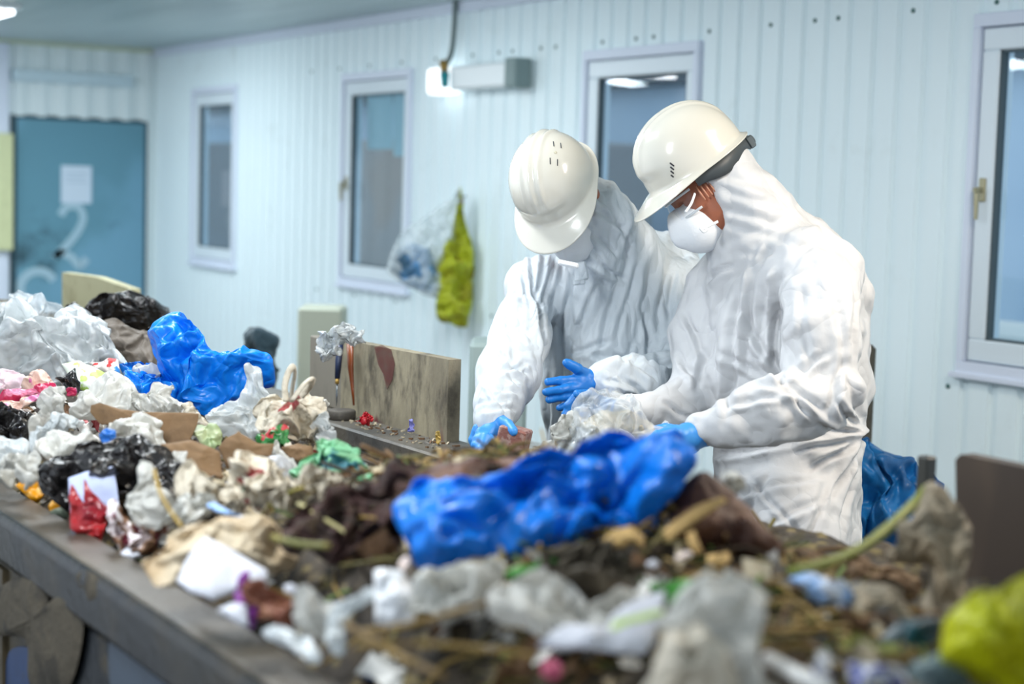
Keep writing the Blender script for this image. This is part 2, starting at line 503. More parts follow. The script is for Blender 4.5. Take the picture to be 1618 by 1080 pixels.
# door
dr = MB(); dr.box((3.315, YB-0.01, 0.01), (4.295, YB+0.05, 2.02), bev=0.004)
door = struct(dr.build('door_1', pm('blue_grey_door_paint', '#78a9c2', 0.55, col2='#6899ac', c2scale=1.2, c2edge=(0.42, 0.62), dirt=0.8, dirtcol='#2c3f47', dirtscale=1.6, dirtedge=(0.56, 0.72), spec=0.3)))
MB().box((3.30, YB-0.014, 0.0), (3.345, YB+0.05, 2.04)).box((4.283, YB-0.014, 0.0), (4.31, YB+0.05, 2.04)).box((3.345, YB-0.014, 2.012), (4.283, YB+0.05, 2.04)).build('door_frame', pm('dark_door_seam', '#2c4a55', 0.6), door)
pp = MB().box((3.662, YB-0.016, 1.42), (3.885, YB-0.011, 1.69))
sign = tag(pp.build('paper_notice', pm('blank_paper', '#d4e3f2', 0.7)), 'square white paper notice stuck on the blue-grey door above the painted 2', 'notice')
MB().box((3.69, YB-0.0175, 1.63), (3.85, YB-0.0162, 1.637)).box((3.69, YB-0.0175, 1.60), (3.83, YB-0.0162, 1.606)).box((3.69, YB-0.0175, 1.57), (3.85, YB-0.0162, 1.576)).build('printed_lines', pm('faint_print', '#a9c0d2', 0.7), sign)
two = spline([(3.66, 1.33), (3.70, 1.39), (3.78, 1.40), (3.825, 1.33), (3.80, 1.24), (3.72, 1.13), (3.62, 1.03), (3.66, 1.06), (3.74, 1.03), (3.80, 0.97), (3.855, 1.02)], 6)
m_wp = pm('brushed_white_paint', '#a9c8d6', 0.7)
def ribbon(pts, wd, name):
    P = np.asarray(pts); t = np.gradient(P, axis=0); t /= np.linalg.norm(t, axis=1)[:, None]; n = np.stack([-t[:, 1], t[:, 0]], -1)
    V = []
    for y in (YB-0.0135, YB-0.009):
        for sg in (-1, 1): V += [(a[0]+sg*wd*b[0], y, a[1]+sg*wd*b[1]) for a, b in zip(P, n)]
    m_ = len(P); Fc = []
    for i in range(m_-1):
        for a, b in ((0, 1), (1, 3), (3, 2), (2, 0)): Fc.append((a*m_+i, a*m_+i+1, b*m_+i+1, b*m_+i))
    return mesh(name, V, Fc, m_wp, door, smooth=False)
ribbon(two, 0.028, 'painted_numeral')
ribbon(spline([(3.50+0.13*math.cos(t), 0.80+0.13*math.sin(t)) for t in np.linspace(0.5, 5.2, 10)], 4), 0.03, 'painted_mark')
# cable duct over the door, yellow post
tag(MB().box((3.30, YB-0.075, 2.27), (4.17, YB-0.001, 2.355), bev=0.006).build('cable_duct', pm('duct_paint', '#c9dde6', 0.5)), 'long pale box duct fixed across the corrugated wall above the door', 'duct')
ry = ray(10, 300); py_ = CAM+ry*((YB-0.10)/ry[1])
yp = MB().box((py_[0]-0.07, YB-0.12, 1.08), (py_[0]+0.045, YB-0.06, 1.90), bev=0.008)
tag(yp.build('yellow_strip_lamp', pm('pale_yellow_paint', '#d6daaa', 0.5, dirt=0.3, dirtcol='#9aa070')), 'pale yellow upright strip fixed to the column left of the blue-grey door', 'strip')
# outside: yard and the next building
struct(MB().box((WX+0.15, -2, -0.06), (30, 30, -0.01)).build('yard_ground', pm('pale_yard_concrete', '#c8cdd0', 0.8)))
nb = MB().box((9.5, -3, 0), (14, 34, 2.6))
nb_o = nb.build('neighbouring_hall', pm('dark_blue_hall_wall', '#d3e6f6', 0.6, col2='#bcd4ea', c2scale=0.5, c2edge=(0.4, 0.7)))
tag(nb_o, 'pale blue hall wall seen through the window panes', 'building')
MB().box((9.3, -3, 2.6), (14.2, 34, 2.72)).build('roof_edge', pm('roof_edge', '#3f4d58', 0.5), nb_o)
sh_ = MB().box((7.0, 11.6, 0), (8.6, 24, 2.02), bev=0.03)
tag(sh_.build('yard_shed', pm('grey_brown_shed_wall', '#969494', 0.7, col2='#9c9088', c2scale=0.8)), 'low grey-brown shed seen in the lower half of the two far windows', 'shed')
for k, (yy, nm) in enumerate(((6.3, 'r'), (13.5, 'm'))):  # plain white boxes added to stand in for bright strips low in the panes
    v = MB().box((6.6, yy-1.2, 0.0), (6.95, yy+1.2, 1.0 if k == 0 else 0.86), bev=0.05)
    tag(v.build('white_yard_block', pm('plain_white_block', '#f2f1ea', 0.6)), ('low white block put in for the bright patch low in the right-hand window' if k == 0 else 'low white block put in for the light strip in the window beside the hanging bags'), 'white block')
# curtain scraps in window 2
cur = MB()
for y0, y1, z0 in ((8.22, 8.50, 1.78), (8.52, 8.83, 1.82)):
    ys = np.linspace(y0, y1, 26); V = []; Fc = []
    for j, z in enumerate(np.linspace(2.212, z0, 6)):
        for i, y in enumerate(ys): V.append((WX+0.085+0.012*math.sin(i*1.3)+0.003*j, y, z))
    for j in range(5):
        for i in range(25): Fc.append((j*26+i, j*26+i+1, (j+1)*26+i+1, (j+1)*26+i))
    cur.add(V, Fc)
c_o = cur.build('window_curtain', pm('pale_curtain', '#bcd8dd', 0.8, transl=0.4), smooth=True)
tag(c_o, 'short pale blue curtain behind the upper half of the second window', 'curtain')

# ---------------------------------------------------------------- wall lamp, cable
lp = empty('wall_lamp', (WX-0.06, 7.3, 2.16))
m_lampb = pm('lamp_body', '#eef4f6', 0.4)
MB().box((WX-0.11, 6.98, 2.105), (WX-0.02, 7.52, 2.225), bev=0.012).build('lamp_body', m_lampb, lp)
MB().box((WX-0.115, 6.885, 2.10), (WX-0.015, 6.98, 2.24), bev=0.008).build('end_cap', pm('grey_end_cap', '#7f9292', 0.5), lp)
MB().box((WX-0.112, 7.55, 2.09), (WX-0.02, 7.76, 2.225), bev=0.015).build('lit_diffuser', pm('lit_tube', '#f4fbff', 0.3, emit=1.1), lp)
MB().box((WX-0.02, 7.0, 2.13), (WX+0.005, 7.7, 2.19)).build('bracket', m_lampb, lp)
tag(lp, 'long white batten lamp on the corrugated wall with its left end glowing', 'lamp')
cb = MB().tube(spline([(WX-0.05, 7.58, ZC), (WX-0.05, 7.585, 2.42), (WX-0.055, 7.60, 2.30), (WX-0.115, 7.55, 2.22), (WX-0.12, 7.53, 2.13)], 6), 0.014, 8)
co_ = cb.build('hanging_cable', pm('grey_cable', '#6e7d7c', 0.6), smooth=True)
MB().tube([(WX-0.118, 7.57, 2.25), (WX-0.122, 7.545, 2.20)], 0.022, 10).build('brass_gland', pm('brass_gland', '#a0803f', 0.4, metal=0.3), co_, smooth=True)
MB().tube([(WX-0.124, 7.54, 2.19), (WX-0.128, 7.53, 2.12)], [0.026, 0.018], 10).build('teal_plug', pm('teal_plug', '#1c8a92', 0.4), co_, smooth=True)
tag(co_, 'grey cable dropping from the ceiling to the wall lamp with a teal plug', 'cable')

# ceiling lamps: twin tube battens over the belt
m_tube = pm('lit_ceiling_tube', '#f4faff', 0.3, emit=3.0)
cl = empty('ceiling_lamp', (2.9, 1.9, ZC))
def ceil_lamp(x, y, lab):
    e_ = empty('ceiling_lamp', (x, y, ZC))
    MB().box((x-0.07, y-0.65, ZC-0.03), (x+0.07, y+0.65, ZC-0.0), bev=0.008).build('lamp_body', m_lampb, e_)
    MB().tube([(x-0.03, y-0.6, ZC-0.045), (x-0.03, y+0.6, ZC-0.045)], 0.013, 10).build('tube', m_tube, e_, smooth=True)
    MB().tube([(x+0.03, y-0.6, ZC-0.045), (x+0.03, y+0.6, ZC-0.045)], 0.013, 10).build('tube', m_tube, e_, smooth=True)
    return tag(e_, lab, 'lamp')
bpy.data.objects.remove(cl)
# where the window by the workers mirrors a lit tube: follow the reflected sight line into the room
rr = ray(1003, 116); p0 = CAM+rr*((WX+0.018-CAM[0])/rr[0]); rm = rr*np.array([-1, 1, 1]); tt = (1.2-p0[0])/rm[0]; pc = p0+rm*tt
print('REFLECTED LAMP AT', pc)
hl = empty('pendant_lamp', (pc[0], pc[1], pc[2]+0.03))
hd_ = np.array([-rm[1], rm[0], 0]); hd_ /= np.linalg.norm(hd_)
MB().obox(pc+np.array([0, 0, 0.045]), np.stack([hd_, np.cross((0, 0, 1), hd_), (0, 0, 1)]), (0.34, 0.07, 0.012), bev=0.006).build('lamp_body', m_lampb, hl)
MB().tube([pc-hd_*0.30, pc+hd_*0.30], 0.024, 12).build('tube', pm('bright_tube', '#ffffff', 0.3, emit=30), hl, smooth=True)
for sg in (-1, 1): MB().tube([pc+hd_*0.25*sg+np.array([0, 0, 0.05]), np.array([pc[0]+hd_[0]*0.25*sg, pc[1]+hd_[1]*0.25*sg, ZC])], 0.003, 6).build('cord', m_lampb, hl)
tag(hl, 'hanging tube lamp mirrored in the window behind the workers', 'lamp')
for (x, y, lab) in ((2.9, 1.9, 'lit twin-tube ceiling lamp above the worker on the right'), (1.5, 4.3, 'lit twin-tube ceiling lamp above the middle of the conveyor'), (0.6, 2.4, 'lit twin-tube ceiling lamp above the front rail of the conveyor'), (2.4, 6.8, 'lit twin-tube ceiling lamp between the wall lamp and the belt'), (2.6, 10.2, 'lit twin-tube ceiling lamp nearest the blue-grey door')):
    ceil_lamp(x, y, lab)

# ================================================================ THE CONVEYOR
m_steel = pm('worn_dark_steel', '#1f2022', 0.24, col2='#2b2a27', c2scale=5, c2edge=(0.45, 0.6), dirt=0.8, dirtcol='#383126', dirtscale=6, dirtedge=(0.48, 0.68), bump=0.002, bscale=50, spec=0.3)
m_railtop = pm('dusty_rail_top', '#464037', 0.42, col2='#544c3f', c2scale=6, c2edge=(0.4, 0.65), dirt=0.6, dirtcol='#3b352c', dirtscale=22, dirtedge=(0.52, 0.75), bump=0.002, bscale=70, spec=0.35)
m_side = pm('scuffed_side_plate', '#1c1f23', 0.42, col2='#1d3a58', c2scale=2.1, c2edge=(0.60, 0.64), col3='#1f1d1c', c3scale=3, c3edge=(0.55, 0.7), dirt=0.95, dirtcol='#4b4231', dirtscale=2.6, dirtedge=(0.49, 0.57), bump=0.006, bscale=25, spec=0.25)
m_belt = pm('black_rubber_belt', '#211f1d', 0.8)
cv = empty('conveyor', (1.4, 4.0, 0))
Y0, Y1 = 0.35, 7.4
def railprof(name, x0, x1, side, mats, y0, y1):
    # top plate with a rolled outer edge
    V = []; Fc = []
    r = 0.022
    xo = x0 if side < 0 else x1; xi = x1 if side < 0 else x0
    P = [(xi, 0.93), (xi, 0.995), (xi+side*0.004, 1.0)]
    for k in range(7):
        t = k/6*math.pi/2
        P.append((xo-side*r+side*r*math.sin(t), 1.0-r+r*math.cos(t)))
    P += [(xo, 0.915), (xo-side*0.006, 0.905), (xo-side*0.03, 0.905), (xo-side*0.03, 0.93)]
    n = len(P); ys = np.linspace(y0, y1, 60)
    for y in ys:
        for (x, z) in P: V.append((x, y, z+0.0015*math.sin(y*3.1)))
    mi = []
    for i in range(len(ys)-1):
        for k in range(n):
            k2 = (k+1) % n
            f = (i*n+k, i*n+k2, (i+1)*n+k2, (i+1)*n+k)
            Fc.append(f if side > 0 else f[::-1]); mi.append(1 if k in (1, 2, 3, 4) else 0)
    Fc.append(tuple(range(n))); Fc.append(tuple((len(ys)-1)*n+k for k in range(n))[::-1]); mi += [0, 0]
    return mesh(name, V, Fc, None, cv, smooth=False, mats=mats, midx=mi)
railprof('front_rail', 0.825, 0.915, -1, [m_steel, m_railtop], Y0, Y1)
fr_ = MB(); fr_.box((0.842, Y0, 0.35), (0.862, Y1, 0.895), bev=0.003)
for y in (1.2, 2.15, 3.1, 4.2, 5.4, 6.6): fr_.box((0.832, y-0.003, 0.36), (0.842, y+0.05, 0.89))
fr_.build('front_side_plate', m_side, cv)
MB().box((0.855, Y0, 0.895), (0.90, Y1, 0.906)).build('shadow_gap_strip', pm('dark_gap', '#1b1a19', 0.8), cv)
MB().box((0.90, Y0, 0.80), (1.91, Y1, 0.83)).build('belt', m_belt, cv)
rr_ = MB(); rr_.box((1.90, 2.95, 0.955), (2.07, Y1, 1.0), bev=0.005); rr_.box((1.90, Y0, 0.955), (2.07, 2.945, 1.0), bev=0.005); rr_.box((1.885, Y0, 0.897), (2.05, Y1, 0.943), bev=0.005); rr_.box((1.91, Y0, 0.40), (1.94, Y1, 0.957))
rr_.build('rear_rail', pm('rear_rail_steel', '#5c5c5a', 0.45, col2='#6c675e', c2scale=7, c2edge=(0.4, 0.6), dirt=0.7, dirtcol='#3a3228', dirtscale=16, dirtedge=(0.5, 0.75), bump=0.002, bscale=60, metal=0.3), cv)
for y in (0.6, 2.4, 4.2, 6.0):
    for x in (0.88, 1.94):
        MB().box((x, y, 0), (x+0.07, y+0.07, 0.86)).build('leg', m_steel, cv)
def patch(name, mat, poly, x0, th, par, seed):
    O = spline([yz(a, b, x0) for a, b in poly], 5, True); c = O.mean(0); na = len(O); V = [(x0-th, c[0], c[1])]; Fc = []
    for r_ in (0.2, 0.4, 0.6, 0.8, 0.92, 1.0):
        for p in O:
            q_ = c+(p-c)*r_; n_ = gnoise(np.array([q_[0]*14, q_[1]*9, seed]), seed)+0.5*gnoise(np.array([q_[0]*40, q_[1]*22, seed]), seed+1)
            V.append((x0-(th*(1-r_**4)*(1+1.1*n_) if r_ < 1 else 0), q_[0], q_[1]))
    Fc = [(0, 1+k, 1+(k+1) % na) for k in range(na)]+[(1+i*na+k, 1+(i+1)*na+k, 1+(i+1)*na+(k+1) % na, 1+i*na+(k+1) % na) for i in range(5) for k in range(na)]
    return mesh(name, V, Fc, mat, par)
m_mud = pm('caked_grey_mud', '#4a4234', 0.85, col2='#363026', c2scale=14, bump=0.006, bscale=45)
patch('caked_mud', m_mud, [(-10, 940), (25, 912), (60, 905), (72, 925), (80, 960), (100, 935), (126, 950), (130, 1010), (105, 1090), (50, 1090), (40, 1010), (-10, 1000)], 0.832, 0.012, cv, 3)
patch('caked_mud', m_mud, [(100, 900), (125, 895), (160, 915), (165, 950), (140, 958), (112, 930)], 0.832, 0.008, cv, 5)
patch('blue_paint_patch', pm('scuffed_blue_paint', '#16345f', 0.5, dirt=0.5, dirtcol='#23262b'), [(14, 1030), (50, 1025), (56, 1060), (50, 1100), (10, 1100)], 0.839, 0.001, cv, 7)
patch('blue_paint_patch', pm('pale_blue_scuff', '#3a4654', 0.5, dirt=0.6, dirtcol='#2c3036'), [(176, 985), (215, 1000), (250, 1040), (262, 1100), (180, 1100)], 0.839, 0.001, cv, 8)
tag(cv, 'long dark steel sorting conveyor heaped with waste in front of the workers', 'conveyor')

# side boards standing on the rear rail
def board(name, corners, x0, th, mat, lab, z0=1.0, endmat=None, dirt=None):
    # corners: list of (y, z) outline in the plane x = x0
    n = len(corners); V = [(x0, y, z) for y, z in corners]+[(x0+th, y, z) for y, z in corners]
    mb = MB(); Fc = [tuple(range(n)), tuple(range(2*n-1, n-1, -1))]+[(i, i+n, (i+1) % n+n, (i+1) % n) for i in range(n)]
    mb.add(V, Fc); return mb.build(name, mat)
m_board = pm('stained_grey_board', '#807865', 0.65, col2='#9b927a', c2scale=5, c2edge=(0.4, 0.65), col3='#5e2a2a', c3scale=5.5, c3edge=(0.62, 0.72), dirt=0.85, dirtcol='#3d3830', dirtscale=7, dirtedge=(0.46, 0.7), bump=0.002, bscale=50, stretch=(1, 1.6, 0.7))
b1 = board('side_board', [yz(709, 568, 2.02)[0:1]+(1.0,), yz(540, 536, 2.02)[0:1]+(1.0,), yz(540, 536, 2.02), yz(709, 568, 2.02)], 2.02, 0.035, m_board, '')
sm_ = [yz(x, y, 2.018) for x, y in ((592, 548), (604, 545), (618, 552), (624, 575), (620, 600), (612, 615), (606, 590), (598, 575))]
MB().add([(2.0185, y, z) for y, z in sm_]+[(2.0165, y, z) for y, z in sm_], [tuple(range(8)), tuple(range(15, 7, -1))]+[(i, i+8, (i+1) % 8+8, (i+1) % 8) for i in range(8)]).build('red_smear', pm('dried_red_stain', '#6a3534', 0.7, alpha=0.45, dirt=0.95, dirtcol='#6e665a', dirtscale=14), b1)
tag(b1, 'thick stained grey wooden board standing on the rear rail with a red smear', 'board')
ya = yz(540, 536, 2.02)[0]
b1b = MB().box((2.028, ya-0.05, 1.0), (2.055, ya+0.22, 1.19), bev=0.004).build('side_board', pm('grey_brown_board', '#7c776c', 0.7, dirt=0.8, dirtcol='#4b443a', dirtscale=8, stretch=(1, 1, 0.4)))
tag(b1b, 'narrow grey-brown board behind the left end of the stained board', 'board')
pA = yz(1510, 716, 1.95); pB = yz(1618, 734, 1.95)
rb = board('side_board', [(pA[0]-0.02, 1.0), (0.9, 1.0), (0.9, pA[1]-0.005), (pA[0]-0.01, pA[1]), (pA[0]+0.0, pA[1]-0.01)], 1.95, 0.03, pm('dark_brown_board', '#3f352e', 0.5, col2='#57493c', c2scale=3, c2edge=(0.45, 0.65), dirt=0.5, dirtcol='#a59c8c', dirtscale=9, dirtedge=(0.64, 0.72), stretch=(1, 1.5, 0.6)), '')
tag(rb, 'dark brown board with pale scuffs at the right end of the rear rail', 'board')
fb = board('side_board', [(yz(98, 500, 2.0)[0], 1.0), (yz(98, 430, 2.0)[0], yz(98, 430, 2.0)[1]), yz(150, 437, 2.0), yz(205, 456, 2.0), (yz(207, 470, 2.0)[0], 1.0)], 2.0, 0.04, pm('yellowed_board', '#bdb893', 0.65, dirt=0.6, dirtcol='#7d6f47', dirtscale=6, dirtedge=(0.5, 0.7)), '')
tag(fb, 'yellowed board on the far end of the rear rail in front of the door', 'board')

# low things along the wall, behind the belt
def boxpx(name, px0, px1, pytop, d, depth, mat, lab, cat):
    a = J(px0, pytop, d); b = J(px1, pytop, d)
    Rh = np.array([R[0], R[1], 0]); Rh /= np.linalg.norm(Rh); Fh = np.array([F[0], F[1], 0]); Fh /= np.linalg.norm(Fh)
    zt = (a[2]+b[2])/2; c = (a+b)/2+Fh*depth/2; c[2] = zt/2
    o = MB().obox(c, [Rh, Fh, (0, 0, 1)], (np.linalg.norm(b-a)/2, depth/2, zt/2), bev=0.012).build(name, mat)
    tag(o, lab, cat); return o
bc = boxpx('beige_cabinet', 470, 541, 486, 7.0, 0.22, pm('beige_panel', '#b9bfae', 0.6), 'beige-grey cabinet standing by the wall behind the stained board', 'cabinet')
boxpx('grey_cabinet', 742, 835, 543, 5.3, 0.25, pm('grey_green_panel', '#9fb0ad', 0.6, dirt=0.5, dirtcol='#6f7f77', dirtscale=3), 'pale grey-green cabinet by the wall half hidden by the left worker', 'cabinet')
boxpx('dark_plank', 1352, 1386, 545, 5.2, 0.05, pm('dark_dirty_plank', '#4d4a40', 0.7, dirt=0.6, dirtcol='#2c2a25'), 'dark dirty plank standing behind the back of the right worker', 'plank')
pst = J(1465, 720, 2.75)
tag(MB().box((pst[0]-0.012, pst[1]-0.012, 0.9), (pst[0]+0.012, pst[1]+0.012, pst[2]), bev=0.003).build('short_post', pm('dark_post', '#3a3b38', 0.5)), 'short dark steel peg rising beside the grey rag', 'post')
# ================================================================ THE TWO WORKERS
m_tyv = pm('white_coverall_fabric', '#cbccce', 0.55, bump=0.0006, bscale=90, spec=0.35, bump2=0.008, b2scale=11)
m_tyv1 = pm('thin_white_coverall_fabric', '#ccd4da', 0.5, bump=0.0006, bscale=90, spec=0.35, bump2=0.0045, b2scale=20, stretch=(1.3, 1.3, 0.55))
m_skin = pm('tanned_skin', '#a8654a', 0.5, bump=0.0004, bscale=300, spec=0.4)
m_glove = pm('blue_nitrile', '#1873c4', 0.42, bump=0.0006, bscale=120, spec=0.45)
m_glove2 = pm('light_blue_nitrile', '#3d8fdc', 0.42, bump=0.0008, bscale=90, spec=0.45)
m_helm = pm('white_helmet_shell', '#d2cfc4', 0.16, coat=0.3, spec=0.5)
m_slot = pm('black_slot', '#22232b', 0.6)
m_mask = pm('white_respirator', '#e8ebee', 0.75, bump=0.0008, bscale=120)
m_band = pm('dark_grey_headband', '#3f4548', 0.5)
m_clear = glass_mat('clear_goggle_plastic', (0.93, 0.95, 0.97, 1), 0.05)
m_shoe = pm('black_boot', '#26262a', 0.5)
PX = lambda r_, d: r_*d/FPX
def creases(V, Nn, L, mult=1.0):
    """valley-and-ridge folds along drawn lines on the side of the cloth that shows"""
    u, v, d = project(V)
    facing = np.clip(-(Nn@F)*3, 0, 1)
    out = np.zeros(len(V))
    for (x0, y0, x1, y1, amp, wd) in L:
        a = np.array([x0, y0], float); b = np.array([x1, y1], float); ba = b-a; l2 = ba@ba
        t = ((u-x0)*ba[0]+(v-y0)*ba[1])/l2
        tc_ = np.clip(t, 0, 1)
        nx, ny = -ba[1]/math.sqrt(l2), ba[0]/math.sqrt(l2)
        # slight wobble along the line
        s_ = ((u-x0)*nx+(v-y0)*ny)+1.2*np.sin(t*7+x0)
        e = np.where((t < 0) | (t > 1), np.hypot(u-x0-tc_*ba[0], v-y0-tc_*ba[1]), np.abs(s_))
        fade = np.exp(-((t-0.5)/0.62)**6)*(t > -0.4)*(t < 1.4)
        q = s_/wd
        p = -np.maximum(0, 1-np.abs(q)*0.9)+0.8*np.maximum(0, 1-np.abs(q-1.5)*0.75)+0.25*np.maximum(0, 1-np.abs(q+1.6)*0.7)
        out += amp*p*fade*facing
    return out*mult
def finish_cloth(V, Q, base, amp, L, seed, aniso, cr):
    V = relax(V, Q, 2)
    N0 = vnormals(V, Q)
    P = V@np.stack([R, U, T], 1)*np.array(aniso)
    low = gnoise(P/0.16, seed)*0.010
    fo = folds(P, L*1.5, seed, 9, 0.35)*amp*1.9+folds(P, L*0.8, seed+5, 8, 0.4)*amp*0.95+folds(P, L*0.4, seed+6, 8, 0.25)*amp*0.5
    d = low*0.7+fo+creases(V, N0, [c[:5]+(c[5]*0.85,) for c in cr], 1.15)
    V = V+N0*d[:, None]
    return V, Q
def hand(name, mat, palm, fingers, wrist, parent, h=0.0024, k=0.006):
    """palm = [(point, radius)...] chains, fingers = list of chains"""
    allp = [p for ch in palm+fingers+[wrist] for p, r_ in ch]
    lo = np.min(allp, 0)-0.05; hi = np.max(allp, 0)+0.05
    s = SDF(lo, hi, h)
    for ch in palm: s.chain(ch, 0.014)
    s.chain(wrist, 0.012)
    for ch in fingers:
        t_ = SDF(lo, hi, h)
        t_.chain(ch, 0.003)
        hh = np.clip(0.5+0.5*(s.D-t_.D)/k, 0, 1); s.D = s.D*(1-hh)+t_.D*hh-k*hh*(1-hh)
    V, Q = s.mesh(); V = relax(V, Q, 1, 0.4)
    N0 = vnormals(V, Q)
    V = V+N0*(folds(V, 0.022, 3, 6)*0.0011)[:, None]
    return mesh(name, V, Q, mat, parent)

def helmet(parent, c, f, u, sc_=1.0, slots='four', band=False, pk_=0.052, pw_=1.6):
    f = np.asarray(f, float); f /= np.linalg.norm(f); u = np.asarray(u, float); u -= f*(u@f); u /= np.linalg.norm(u); l = np.cross(u, f)
    A, B, H = 0.132*sc_, 0.110*sc_, 0.142*sc_
    nt_, nr = 120, 34
    def surf(th, r_):
        # r_ 0 apex .. 1 rim, >1 flange
        ct, st = math.cos(th), math.sin(th)
        if r_ <= 1:
            ph = r_*math.pi/2
            s1 = math.sin(ph)**0.92; c1 = math.cos(ph)**0.86 if r_ < 1 else 0
            x, y, z = A*s1*ct, B*s1*st, H*c1
            z += 0.012*(1 if ct > 0 else 0.6)*0
            rid = sum(a_*math.exp(-((y-y0)/w_)**2) for y0, a_, w_ in ((0, 0.006, 0.009), (0.024, 0.0045, 0.006), (-0.024, 0.0045, 0.006)))
            fade = max(0, min(1, (z-0.028)/0.05))
            fade *= fade
            nrm = np.array([x/A**2, y/B**2, max(z, 0.001)/H**2]); nrm /= np.linalg.norm(nrm)
            p = np.array([x, y, z])+nrm*rid*fade
            # front facet above the peak
            if ct > 0.55 and z < 0.055:
                p[0] -= 0.007*sstep(0.55, 0.95, ct)*sstep(0.055, 0.03, z) if z < 0.055 else 0
            return p
        e = (r_-1)
        fl = 0.008+pk_*max(0, ct)**pw_+0.006*max(0, -ct)**2
        dx, dy = ct/A, st/B; q = math.hypot(dx, dy); dx /= q; dy /= q
        return np.array([A*ct+dx*fl*e, B*st*1.0+dy*fl*e, -0.010*math.sin(min(1, e)*1.2)-0.020*e*max(0, ct)**2])
    V = []; rows = [i/nr for i in range(1, nr+1)]+[1.15, 1.4, 1.7, 1.93, 2.0]
    V.append(surf(0, 0.0001))
    for r_ in rows:
        for k in range(nt_): V.append(surf(2*math.pi*k/nt_, r_))
    # inner shell
    no = len(V); th_ = 0.0035
    for r_ in rows[::-1]:
        for k in range(nt_):
            p = surf(2*math.pi*k/nt_, r_)
            if r_ <= 1: p = p*(1-th_/0.12)-np.array([0, 0, 0.0])
            else: p = p-np.array([0, 0, th_*(1 if r_ < 1.99 else 0.6)])
            V.append(p)
    V.append(surf(0, 0.0001)*0.97)
    nrow = len(rows); Fc = [(0, 1+k, 1+(k+1) % nt_) for k in range(nt_)]
    for i in range(2*nrow-1):
        for k in range(nt_):
            a = 1+i*nt_
            Fc.append((a+k, a+nt_+k, a+nt_+(k+1) % nt_, a+(k+1) % nt_))
    a = 1+(2*nrow-1)*nt_; e = len(V)-1
    Fc += [(a+k, e, a+(k+1) % nt_) for k in range(nt_)]
    V = np.array(V); W = lambda P: np.asarray(c)+np.asarray(P)@np.stack([f, l, u])
    hm = mesh('safety_helmet', W(V), Fc, m_helm, parent)
    hm['label'] = 'glossy white safety helmet'
    def on(x, y):
        ph = math.asin(min(1, math.hypot(x/A, y/B)**(1/0.92))); z = H*math.cos(ph)**0.86
        n_ = np.array([x/A**2, y/B**2, z/H**2]); n_ /= np.linalg.norm(n_); return np.array([x, y, z]), n_
    def slot(x, y, dirv, ln, wd):
        p, n_ = on(x, y); dv = np.array(dirv, float); dv -= n_*(dv@n_); dv /= np.linalg.norm(dv); bv = np.cross(n_, dv)
        Ax = np.stack([dv, bv, n_])@np.stack([f, l, u])
        mb = MB(); mb.obox(W(p+n_*0.0006), Ax, (ln/2, wd/2, 0.0012), bev=0.001)
        mb.build('vent_slot', m_slot, hm)
    if slots == 'four':
        for x, y in ((-0.012, 0.066), (-0.026, 0.064), (-0.040, 0.061), (-0.054, 0.058)): pass
        # a row of four slanted slots low on the left side toward the front
        for k in range(4):
            p0 = np.array([0.072-0.0015*k, 0.082+0.0035*k])
            xs, zs = 0.066+0.0045*k, 0.042-0.0075*k
            ph = math.acos((zs/H)**(1/0.86)); ys = B*math.sqrt(max(0, math.sin(ph)**1.84-(xs/A)**2))
            slot(xs, ys, (-0.35, 0.0, -0.9), 0.013-0.0015*k, 0.0036)
    else:
        for x, y in ((-0.030, 0.052), (-0.030, 0.066)): slot(x, y, (1, 0.25, 0), 0.018, 0.0022)
        for x, y in ((0.022, 0.052), (0.022, 0.066)): slot(x, y, (1, 0.25, 0), 0.018, 0.0022)
        p, n_ = on(-0.004, 0.060)
        MB().lathe(W(p), n_@np.stack([f, l, u]), [(0.004, 0), (0.004, 0.0012), (0.002, 0.002)], 12).build('vent_button', pm('cream_button', '#c9c4ae', 0.5), hm, smooth=True)
    if band:
        mb = MB()
        ths = np.linspace(math.radians(70), math.radians(290), 40); V = []; Fc = []
        for i, t in enumerate(ths):
            drop = 0.028+0.016*math.sin((t-math.radians(70))*2.6)**2
            for z in (0.0, -drop):
                for r2 in (0.0, 0.003):
                    V.append(W(((A*0.985+r2)*math.cos(t), (B*0.96+r2)*math.sin(t), z-0.006)))
        for i in range(len(ths)-1):
            b_ = i*4
            for q in ((0, 1), (1, 3), (3, 2), (2, 0)): Fc.append((b_+q[0], b_+q[1], b_+4+q[1], b_+4+q[0]))
        mb.add(V, Fc); bd = mb.build('headband', m_band, hm, smooth=True)
        bd['label'] = 'dark grey headband'
        mb = MB(); cc = W((-A*0.985-0.006, 0.012, -0.034)); mb.obox(cc, np.stack([f, l, u]), (0.008, 0.020, 0.015), bev=0.003)
        mb.lathe(W((-A*0.985-0.012, 0.006, -0.034)), -f, [(0.012, 0), (0.012, 0.008), (0.009, 0.010)], 16)
        mb.build('adjuster_knob', pm('knob_grey', '#596368', 0.4), hm)
    return hm, f, l, u, W

def cam3(v): return v[0]*R+v[1]*U+v[2]*T

def person(label, base_px, base_d):
    b = J(base_px[0], base_px[1], base_d); o = empty('person', (b[0], b[1], 0)); tag(o, label, 'person', 'two workers in white coveralls'); return o
def q(px, py, d, r_): return (J(px, py, d), PX(r_, d))

